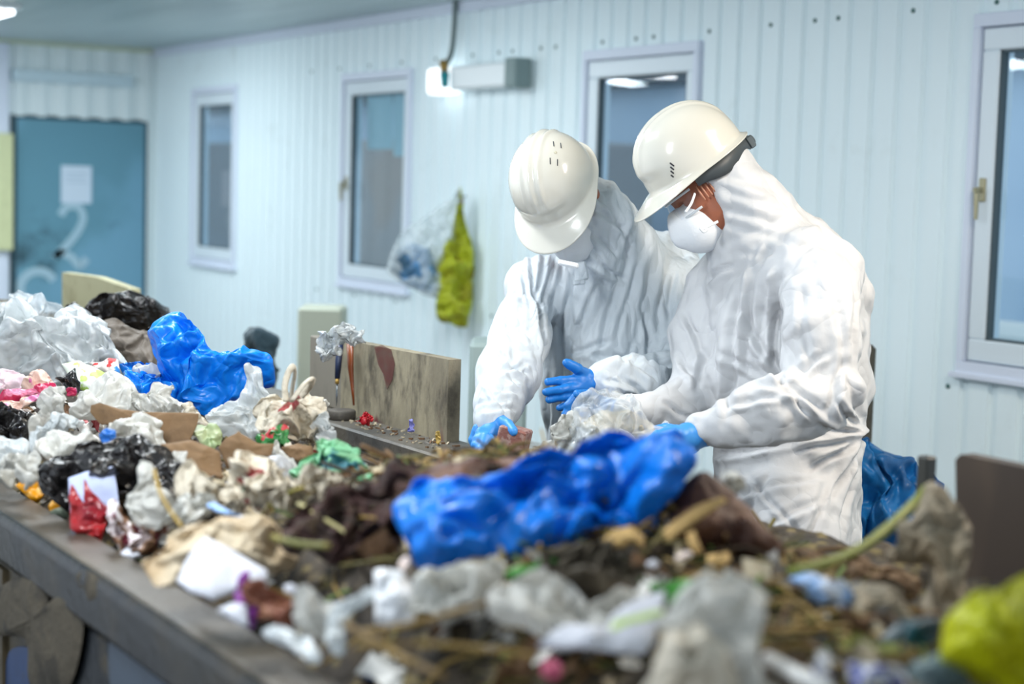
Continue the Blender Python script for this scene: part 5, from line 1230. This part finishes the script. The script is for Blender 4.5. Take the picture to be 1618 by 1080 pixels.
sp = B('lime_stripe', None, None, [(968, 982), (990, 975), (1046, 962), (1043, 972), (1000, 984), (966, 996)], pm('lime_stripe_ink', '#c3d882', .6), d=1.745, T_=.002, lean=.9, amp=.001, parent=bpy.data.objects['striped_paper'])
B('white_bag', 'billowing grey-white bag filling the foreground right of centre', 'bag', [(1040, 1000), (1060, 960), (1085, 925), (1120, 920), (1160, 915), (1195, 935), (1205, 970), (1200, 1010), (1215, 1050), (1225, 1095), (1150, 1100), (1080, 1060)], wf2, d=1.68, T_=.05, lean=.8, amp=.014, L=.09)
B('cream_bag', 'cream translucent bag at the bottom edge under the billowing bag', 'bag', [(1010, 1090), (1030, 1030), (1060, 995), (1100, 990), (1140, 1010), (1160, 1050), (1170, 1100), (1100, 1120), (1020, 1115)], cream, d=1.6, T_=.04, lean=.6, amp=.010, L=.09)
B('pink_ball', 'round dusty pink lump at the bottom of the foreground', 'ball', [(852, 1060), (858, 1045), (874, 1040), (888, 1048), (892, 1062), (882, 1074), (864, 1074)], pm('dusty_pink', '#b4506a', .6, bump=.002), d=1.72, T_=.018, amp=.003, L=.05)
B('light_blue_bottle', 'light blue crushed bottle right of the mound', 'bottle', [(1258, 912), (1275, 904), (1300, 915), (1330, 935), (1345, 952), (1335, 970), (1310, 960), (1280, 935)], ltblue, d=2.0, T_=.03, lean=.8, amp=.006, L=.06)
B('grey_flat_bag', 'flat grey-brown bag between the light blue bottle and the hanging rag', 'bag', [(1330, 945), (1370, 930), (1420, 932), (1445, 955), (1435, 990), (1390, 1010), (1350, 1005), (1330, 980)], greycl, d=1.98, T_=.03, lean=1.0, amp=.010, L=.09)
B('soil_ridge', 'low ridge of brown soil spilled over the rear rail behind the right mound', 'soil', [(1225, 880), (1240, 862), (1290, 868), (1340, 885), (1390, 895), (1430, 905), (1450, 925), (1440, 945), (1380, 930), (1300, 912), (1240, 905)], pm('dry_soil', '#6b533a', .8, col2='#8a7452', c2scale=16, bump=.006, bscale=50), d=2.35, T_=.04, lean=1.2, amp=.008, L=.08)
rag = B('rag_bundle', 'grey-beige knotted rag standing like a hood before the dark brown board', 'rag', [(1402, 862), (1430, 830), (1458, 790), (1468, 755), (1484, 744), (1502, 756), (1512, 790), (1516, 820), (1536, 850), (1540, 875), (1528, 900), (1532, 940), (1520, 985), (1495, 1000), (1470, 985), (1455, 940), (1452, 885), (1425, 876)], greycl, d=2.12, T_=.06, lean=.1, amp=.012, L=.09, cen=(1488, 865))
B('yellow_bag', 'lime yellow bag in the lower right corner of the foreground', 'bag', [(1494, 1000), (1505, 970), (1535, 950), (1575, 935), (1640, 915), (1680, 960), (1690, 1040), (1640, 1085), (1580, 1082), (1530, 1060), (1500, 1035)], yellowf, d=1.62, T_=.08, lean=.2, amp=.012, L=.10)
B('teal_box_scrap', 'dark teal plastic box corner left of the yellow bag', 'box', [(1385, 1005), (1420, 985), (1468, 972), (1482, 990), (1478, 1022), (1440, 1030), (1400, 1020)], tealp, d=1.85, T_=.03, lean=.6, amp=.003, sm=1)
B('green_stalk_clump', 'olive green stalk clump below the dark teal box corner', 'plant', [(1330, 1018), (1350, 1008), (1400, 1018), (1440, 1028), (1430, 1045), (1380, 1050), (1340, 1038)], pm('olive_stalks', '#6c7424', .6, col2='#8d8a3a', c2scale=30, bump=.004), d=1.8, T_=.02, amp=.008, L=.05)
B('blue_white_pack', 'white pack with blue print at the bottom right of the foreground', 'packet', [(1268, 1060), (1275, 1036), (1300, 1032), (1320, 1048), (1318, 1085), (1280, 1090)], pm('white_blue_print', '#dcdde2', .5, col2='#2b3fa0', c2scale=24, c2edge=(.58, .6)), d=1.72, T_=.02, amp=.006, L=.05)
B('blue_white_pack', 'second white pack with violet print nearer the yellow bag', 'packet', [(1338, 1080), (1345, 1052), (1385, 1048), (1420, 1058), (1418, 1095), (1345, 1100)], pm('white_blue_print', '#dcdde2'), d=1.66, T_=.02, amp=.006, L=.05)
B('grey_sheet', 'grey-teal plastic sheet lying left of the yellow bag at the bottom', 'plastic sheet', [(1430, 1060), (1470, 1042), (1510, 1050), (1540, 1070), (1560, 1095), (1440, 1095)], pm('grey_teal_sheet', '#66797c', .4, bump=.001), d=1.66, T_=.01, amp=.006, L=.08)
B('small_white_scrap', 'small white scrap on the soil left of the white plastic bottle', 'scrap', [(448, 925), (460, 922), (472, 930), (466, 940), (452, 936)], paper, d=2.02, T_=.006, amp=.003, L=.03)
B('small_white_scrap', 'small white bead-like scrap under the kraft cardboard end', 'scrap', [(1020, 888), (1034, 882), (1044, 890), (1034, 898), (1022, 896)], paper, d=2.05, T_=.01, amp=.002)
B('small_white_scrap', 'small pinkish white scrap beside the short pale card piece', 'scrap', [(1070, 878), (1086, 870), (1096, 876), (1084, 884), (1072, 884)], pm('pinkish_white', '#e2cfc6', .6), d=2.05, T_=.01, amp=.002)
B('small_white_scrap', 'small pale lump left of the lower edge of the front blue bag', 'scrap', [(634, 888), (644, 878), (652, 890), (648, 902), (636, 900)], pm('pinkish_white', '#e2cfc6'), d=2.08, T_=.01, amp=.002)
B('blue_scrap', 'light blue plastic scrap behind the tan paper bag', 'scrap', [(330, 800), (345, 798), (380, 812), (420, 822), (424, 830), (395, 828), (355, 815)], ltblue, d=2.5, T_=.01, amp=.004, L=.05)
stick = MB().tube([J(1212, 1040, 1.75), J(1250, 1060, 1.70), J(1310, 1092, 1.64)], 0.008, 10).build('white_tube', pm('white_tube', '#e8e6e2', .4), smooth=True)
tag(stick, 'straight white plastic tube slanting out of the bottom edge', 'tube')
cane = MB().tube(spline([J(1250, 902, 2.05), J(1330, 880, 2.12), J(1390, 845, 2.2), J(1440, 800, 2.28), J(1466, 772, 2.3)], 6), [0.006]*12+[0.0075]*13, 8).build('plant_stem', pm('olive_green_stem', '#7d8530', .5), smooth=True)
tag(cane, 'long olive green stem slanting up from the mound to the rag', 'plant stem')
def twig(pts, r_, mat, lab, nm='plant_stem', cat='plant stem'):
    o = MB().tube(spline([J(*p) for p in pts], 5), r_, 8, flat=.8).build(nm, mat, smooth=True); return tag(o, lab, cat)
straw = pm('straw_stem', '#8f7236', .6, col2='#6d5322', c2scale=20); olive = pm('olive_stem', '#6b6a2c', .6, col2='#8a7c34', c2scale=20); pale = pm('pale_stem', '#a39a68', .6)
twig([(472, 795, 2.42), (505, 815, 2.36), (548, 842, 2.32)], .0035, pale, 'pale dry stem lying across the maroon cloth')
twig([(560, 1000, 1.82), (650, 985, 1.8), (740, 960, 1.86), (790, 945, 1.9)], .004, straw, 'long straw-coloured stem under the white plastic bottle')
twig([(545, 985, 1.8), (620, 1030, 1.74), (700, 1068, 1.68)], .0045, straw, 'thick straw-coloured stem slanting down to the bottom edge')
twig([(1195, 998, 1.86), (1260, 996, 1.86), (1340, 990, 1.88)], .005, straw, 'straight straw stem right of the billowing bag')
twig([(560, 1020, 1.7), (700, 1018, 1.72), (850, 1036, 1.7)], .0035, straw, 'straw stem lying along the bottom foreground left of the pink lump')
twig([(430, 800, 2.6), (446, 788, 2.58), (462, 776, 2.56), (480, 770, 2.55)], .004, olive, 'short forked olive stem between the cream bundle and the maroon cloth')
twig([(244, 742, 2.6), (252, 775, 2.52), (268, 805, 2.46), (288, 832, 2.42)], .003, pm('mustard_stem', '#8f7320', .6), 'thin mustard stem hanging over the pointed white bag')
twig([(432, 848, 2.15), (470, 858, 2.12), (520, 862, 2.1)], .005, olive, 'olive stem at the upper edge of the tan paper bag')
# ---- clear bag held by the worker on the right
cbag = B('clear_bag', 'clear plastic bag of pale scraps held up in the right worker\'s gloved hand', 'bag', [(868, 730), (885, 700), (900, 672), (905, 640), (924, 614), (960, 626), (985, 642), (1012, 652), (1040, 668), (1060, 690), (1050, 730), (990, 748), (920, 752), (880, 748)], clearf, d=3.66, T_=.07, lean=.2, amp=.016, L=.10, cen=(965, 695), free=True)
B('pale_contents', None, None, [(925, 735), (930, 705), (945, 700), (930, 682), (915, 668), (950, 652), (990, 650), (1030, 668), (1045, 700), (1020, 730), (970, 745)], pm('cream_contents', '#d8cfb8', .6, transl=.2, bump=.002, bump2=.004, b2scale=40), d=3.67, T_=.05, lean=.2, amp=.016, L=.05, parent=cbag)
B('white_contents', None, None, [(872, 680), (885, 666), (903, 655), (912, 668), (900, 690), (880, 692)], wf, d=3.67, T_=.02, lean=.2, amp=.01, L=.04, parent=cbag)
B('white_bag', 'white crinkled bag edge on the rail between the block and the clear bag', 'bag', [(845, 722), (855, 706), (868, 700), (880, 712), (890, 725), (870, 735), (848, 734)], haze, d=3.6, T_=.03, amp=.012, L=.04, free=True)
# ---- on the stained board
dB = float(project(on_x(540, 536, 1.90))[2])
wb_ = B('white_bag', 'crushed clear-white bag draped over the left corner of the stained board', 'bag', [(503, 528), (520, 524), (545, 516), (550, 505), (560, 514), (574, 530), (570, 538), (545, 538), (534, 548), (528, 564), (514, 570), (507, 552)], haze, d=dB-0.03, T_=.035, lean=.1, amp=.014, L=.04, cen=(530, 538), free=True)
rk = ray(540, 662); pk = CAM+rk*((1.0-1.62)/rk[2])
tag(MB().lathe(pk, (0, 0, 1), [(0.034, 0), (0.037, 0.004), (0.037, 0.022), (0.033, 0.026), (0.012, 0.024)], 28).build('rubber_puck', pm('dusty_rubber', '#4a453e', .7, dirt=.5, dirtcol='#7a7264', dirtscale=30), smooth=True), 'round dusty black rubber puck on the rear rail by the stained board', 'puck')
dP = float(project(pk)[2])
kn = empty('scraper', J(533, 640, dP)); 
MB().tube([J(538, 540, dP+.03), J(535, 570, dP+.02), J(533, 598, dP+.01)], [0.009, 0.009, 0.007], 10).build('handle', pm('navy_handle', '#1f2c48', .4), kn, smooth=True)
MB().tube([J(533, 598, dP+.01), J(532.5, 606, dP+.008)], 0.0055, 10).build('ferrule', pm('brass_ferrule', '#c4a055', .35, metal=.5), kn, smooth=True)
MB().tube([J(532.5, 606, dP+.008), J(532, 625, dP), J(531.5, 641, dP)], [0.004, 0.005, 0.0015], 8, flat=.4).build('blade', pm('dull_blade', '#6a6f72', .35, metal=.6), kn, smooth=True)
tag(kn, 'navy-handled scraper standing upright on the puck against the board', 'scraper')
am = MB().tube([J(553, 540, dP+.04), J(554, 580, dP+.03), J(557, 615, dP+.01), J(559, 640, dP)], [0.016, 0.013, 0.007, 0.004], 12, flat=.5).build('amber_strip', pm('amber_plastic', '#7a3b14', .3), smooth=True)
tag(am, 'tapering amber-brown plastic strip leaning on the board beside the scraper', 'strip')
dR = float(project(on_x(577, 662, 1.88))[2])
B('red_wad', 'small crumpled red wad on the rear rail beside the puck', 'scrap', [(569, 662), (574, 654), (582, 652), (588, 658), (587, 667), (578, 669), (570, 668)], pm('bright_red_film', '#b3202c', .35), d=dR, T_=.012, lean=.2, amp=.006, L=.02, free=True)
for (x, y, c_, lab) in ((650, 672, '#7d7fc0', 'tiny lilac scrap at the foot of the stained board'), (692, 690, '#b79a50', 'tiny straw-yellow scrap at the foot of the stained board')):
    dd_ = float(project(on_x(x, y+8, 1.90))[2])
    B('tiny_scrap', lab, 'scrap', [(x-3, y+9), (x-3, y-8), (x+2, y-10), (x+4, y), (x+3, y+10)], pm('tiny_'+c_[1:], c_, .5), d=dd_, T_=.004, lean=.1, amp=.003, L=.02, free=True)
ds_ = B('dark_teal_sack', 'dark teal sack standing behind the far blue bag by the wall', 'sack', [(382, 530), (400, 516), (425, 518), (440, 535), (438, 560), (430, 580), (434, 620), (428, 700), (428, 1000), (380, 1000), (378, 620), (385, 570)], pm('dark_teal_film', '#2f4550', .5, col2='#1f2c33', c2scale=7, bump=.001, bump2=.006, b2scale=12), d=6.3, T_=.10, lean=0, amp=.02, L=.2, cen=(405, 640))
# ---- hanging bags
hk = on_x(728, 316, WX-0.03)
dh = float(project(hk)[2])
tag(MB().tube([hk+np.array([0.03, 0, 0.02]), hk+np.array([-0.02, 0, 0.01]), hk+np.array([-0.03, 0, 0.04])], 0.004, 8).build('wall_hook', m_steel, smooth=True), 'small steel hook in the wall holding the two hanging bags', 'hook')
hb = B('hanging_bag', 'clear plastic bag hanging on the wall with a blue bundle in it', 'bag', [(727, 298), (731, 330), (722, 370), (712, 420), (703, 462), (688, 474), (650, 456), (618, 436), (612, 420), (620, 395), (640, 365), (680, 335), (712, 315)], pm('thin_clear_film', '#e3eef2', .25, alpha=.45, bump=.001, bump2=.01, b2scale=12), d=dh-.13, T_=.10, lean=0, plane=.12, amp=.015, L=.15, cen=(680, 400))
B('blue_bundle', None, None, [(620, 405), (640, 388), (665, 386), (685, 405), (692, 440), (692, 470), (660, 458), (622, 436)], pm('denim_blue_cloth', '#5b8fbe', .7, col2='#34566e', c2scale=4), d=dh-.12, T_=.09, lean=0, plane=.12, amp=.01, L=.12, parent=hb)
B('hanging_bag', 'lime yellow plastic bag hanging on the wall beside the clear one', 'bag', [(728, 300), (734, 345), (744, 380), (748, 420), (746, 470), (736, 515), (715, 512), (692, 500), (688, 480), (694, 450), (692, 420), (700, 395), (716, 360), (722, 330)], pm('lime_yellow_film', '#c2cb32', .4, transl=.25, col2='#a7a52c', c2scale=7, c2edge=(.5, .62), col3='#b5562e', c3scale=9, c3edge=(.66, .7), bump=.001, bump2=.008, b2scale=16), d=dh-.15, T_=.08, lean=0, plane=.12, amp=.02, L=.12, cen=(720, 430))
# ---- blue tarpaulin behind the right worker
tp = B('blue_tarpaulin', 'creased blue tarpaulin bundle behind the right worker near the wall', 'tarpaulin', [(1350, 760), (1355, 715), (1388, 706), (1425, 716), (1446, 738), (1472, 756), (1482, 800), (1488, 900), (1486, 1180), (1350, 1180), (1346, 850)], tarp, d=4.55, T_=.16, lean=0.05, amp=.03, L=.22, cen=(1400, 900), free=True)

# ---- uncountable: dry stalks and small litter
rs = np.random.RandomState(8)
def region_pts(n, polys):
    out = []
    while len(out) < n:
        p = polys[rs.randint(len(polys))]; out.append((rs.uniform(p[0], p[2]), rs.uniform(p[1], p[3])))
    return np.array(out)
m_st = [pm('stalk_olive', '#5e5526', .7), pm('stalk_straw', '#8f7438', .65), pm('stalk_dark', '#33291b', .8), pm('stalk_brown', '#644722', .7), pm('stalk_green', '#56702a', .6)]
mb = MB()
def scatter_stalks(n, x0, x1, y0, y1, lift=0.012):
    for k in range(n):
        x = rs.uniform(x0, x1); y = rs.uniform(y0, y1)
        a = rs.uniform(0, math.pi*2); ln = rs.uniform(0.03, 0.13); el = rs.normal(0.1, 0.28)
        dv = np.array([math.cos(a)*math.cos(el), math.sin(a)*math.cos(el), math.sin(el)])
        c = np.array([x, y, float(H(x, y))+lift*rs.uniform(0.2, 1.6)])
        bend = rs.normal(size=3)*ln*0.10
        pts = [c-dv*ln/2, c+bend, c+dv*ln/2]
        if pts[0][0] < 0.93 or pts[2][0] < 0.93 or max(pts[0][0], pts[2][0]) > 2.05: continue
        mb.tube(spline(pts, 3), rs.uniform(0.0012, 0.0042), 5, mi=rs.choice(5, p=[.3, .24, .2, .2, .06]), flat=rs.uniform(.3, 1))
scatter_stalks(1500, 0.98, 1.75, 0.95, 2.45); scatter_stalks(600, 1.1, 1.75, 1.0, 2.2); scatter_stalks(60, 1.6, 1.98, 1.0, 2.5, .004); scatter_stalks(140, 0.95, 1.5, 2.4, 3.4, .006)
so = mb.build('dry_plant_stalks', None, mats=m_st, smooth=True)
tag(so, 'tangle of dry olive and straw plant stalks over the mound and foreground', 'plant litter', kind='stuff')
m_sc = [pm('scrap_white', '#dcdad4', .6), pm('scrap_cream', '#b9ab90', .7), pm('scrap_grey', '#8c8780', .6), pm('scrap_blue', '#3a6db0', .5), pm('scrap_red', '#a23a3c', .5), pm('scrap_brown', '#6a4c30', .7)]
mb = MB()
for k in range(1000):
    x = rs.uniform(0.95, 1.75); y = rs.uniform(1.0, 5.2) if k % 3 else rs.uniform(2.4, 4.0)
    if y > 2.6 and x > 1.55: x -= 0.5
    z = float(H(x, y))+0.008; s_ = rs.uniform(0.006, 0.026)*(1.5 if k > 850 else 1)
    if k > 850: y = rs.uniform(1.0, 2.0); z = float(H(x, y))+0.012
    a = rs.normal(size=3); a /= np.linalg.norm(a); b_ = np.cross(a, rs.normal(size=3)); b_ /= np.linalg.norm(b_); n_ = np.cross(a, b_)
    V = []; 
    for i in range(4):
        for j in range(4): V.append(np.array([x, y, z])+a*s_*(i/3-.5)*2+b_*s_*(j/3-.5)*rs.uniform(1.2, 1.7)+n_*s_*rs.normal(0, .22))
    mb.add(V, [(i*4+j, i*4+j+1, (i+1)*4+j+1, (i+1)*4+j) for i in range(3) for j in range(3)], rs.choice(6, p=[.34, .24, .14, .05, .06, .17] if k < 850 else [.3, .3, .15, 0, 0, .25]))
for k in range(130):
    x = rs.uniform(1.93, 2.015); y = rs.uniform(3.25, 4.0); s_ = rs.uniform(0.002, 0.007)
    a = rs.normal(size=3); a[2] *= 0.3; a /= np.linalg.norm(a); b_ = np.cross(a, (0, 0, 1)); b_ /= np.linalg.norm(b_)
    mb.obox(np.array([x, y, 1.0+s_*0.3]), np.stack([a, b_, np.cross(a, b_)]), (s_, s_*0.4, s_*0.3), mi=rs.choice([1, 2, 5, 5, 1]))
lo_ = mb.build('litter_scraps', None, mats=m_sc, smooth=False)
tag(lo_, 'scattered tiny scraps of paper and film among the waste', 'litter', kind='stuff')
for o in bpy.data.objects:
    if '_o' in o.keys(): del o['_o']
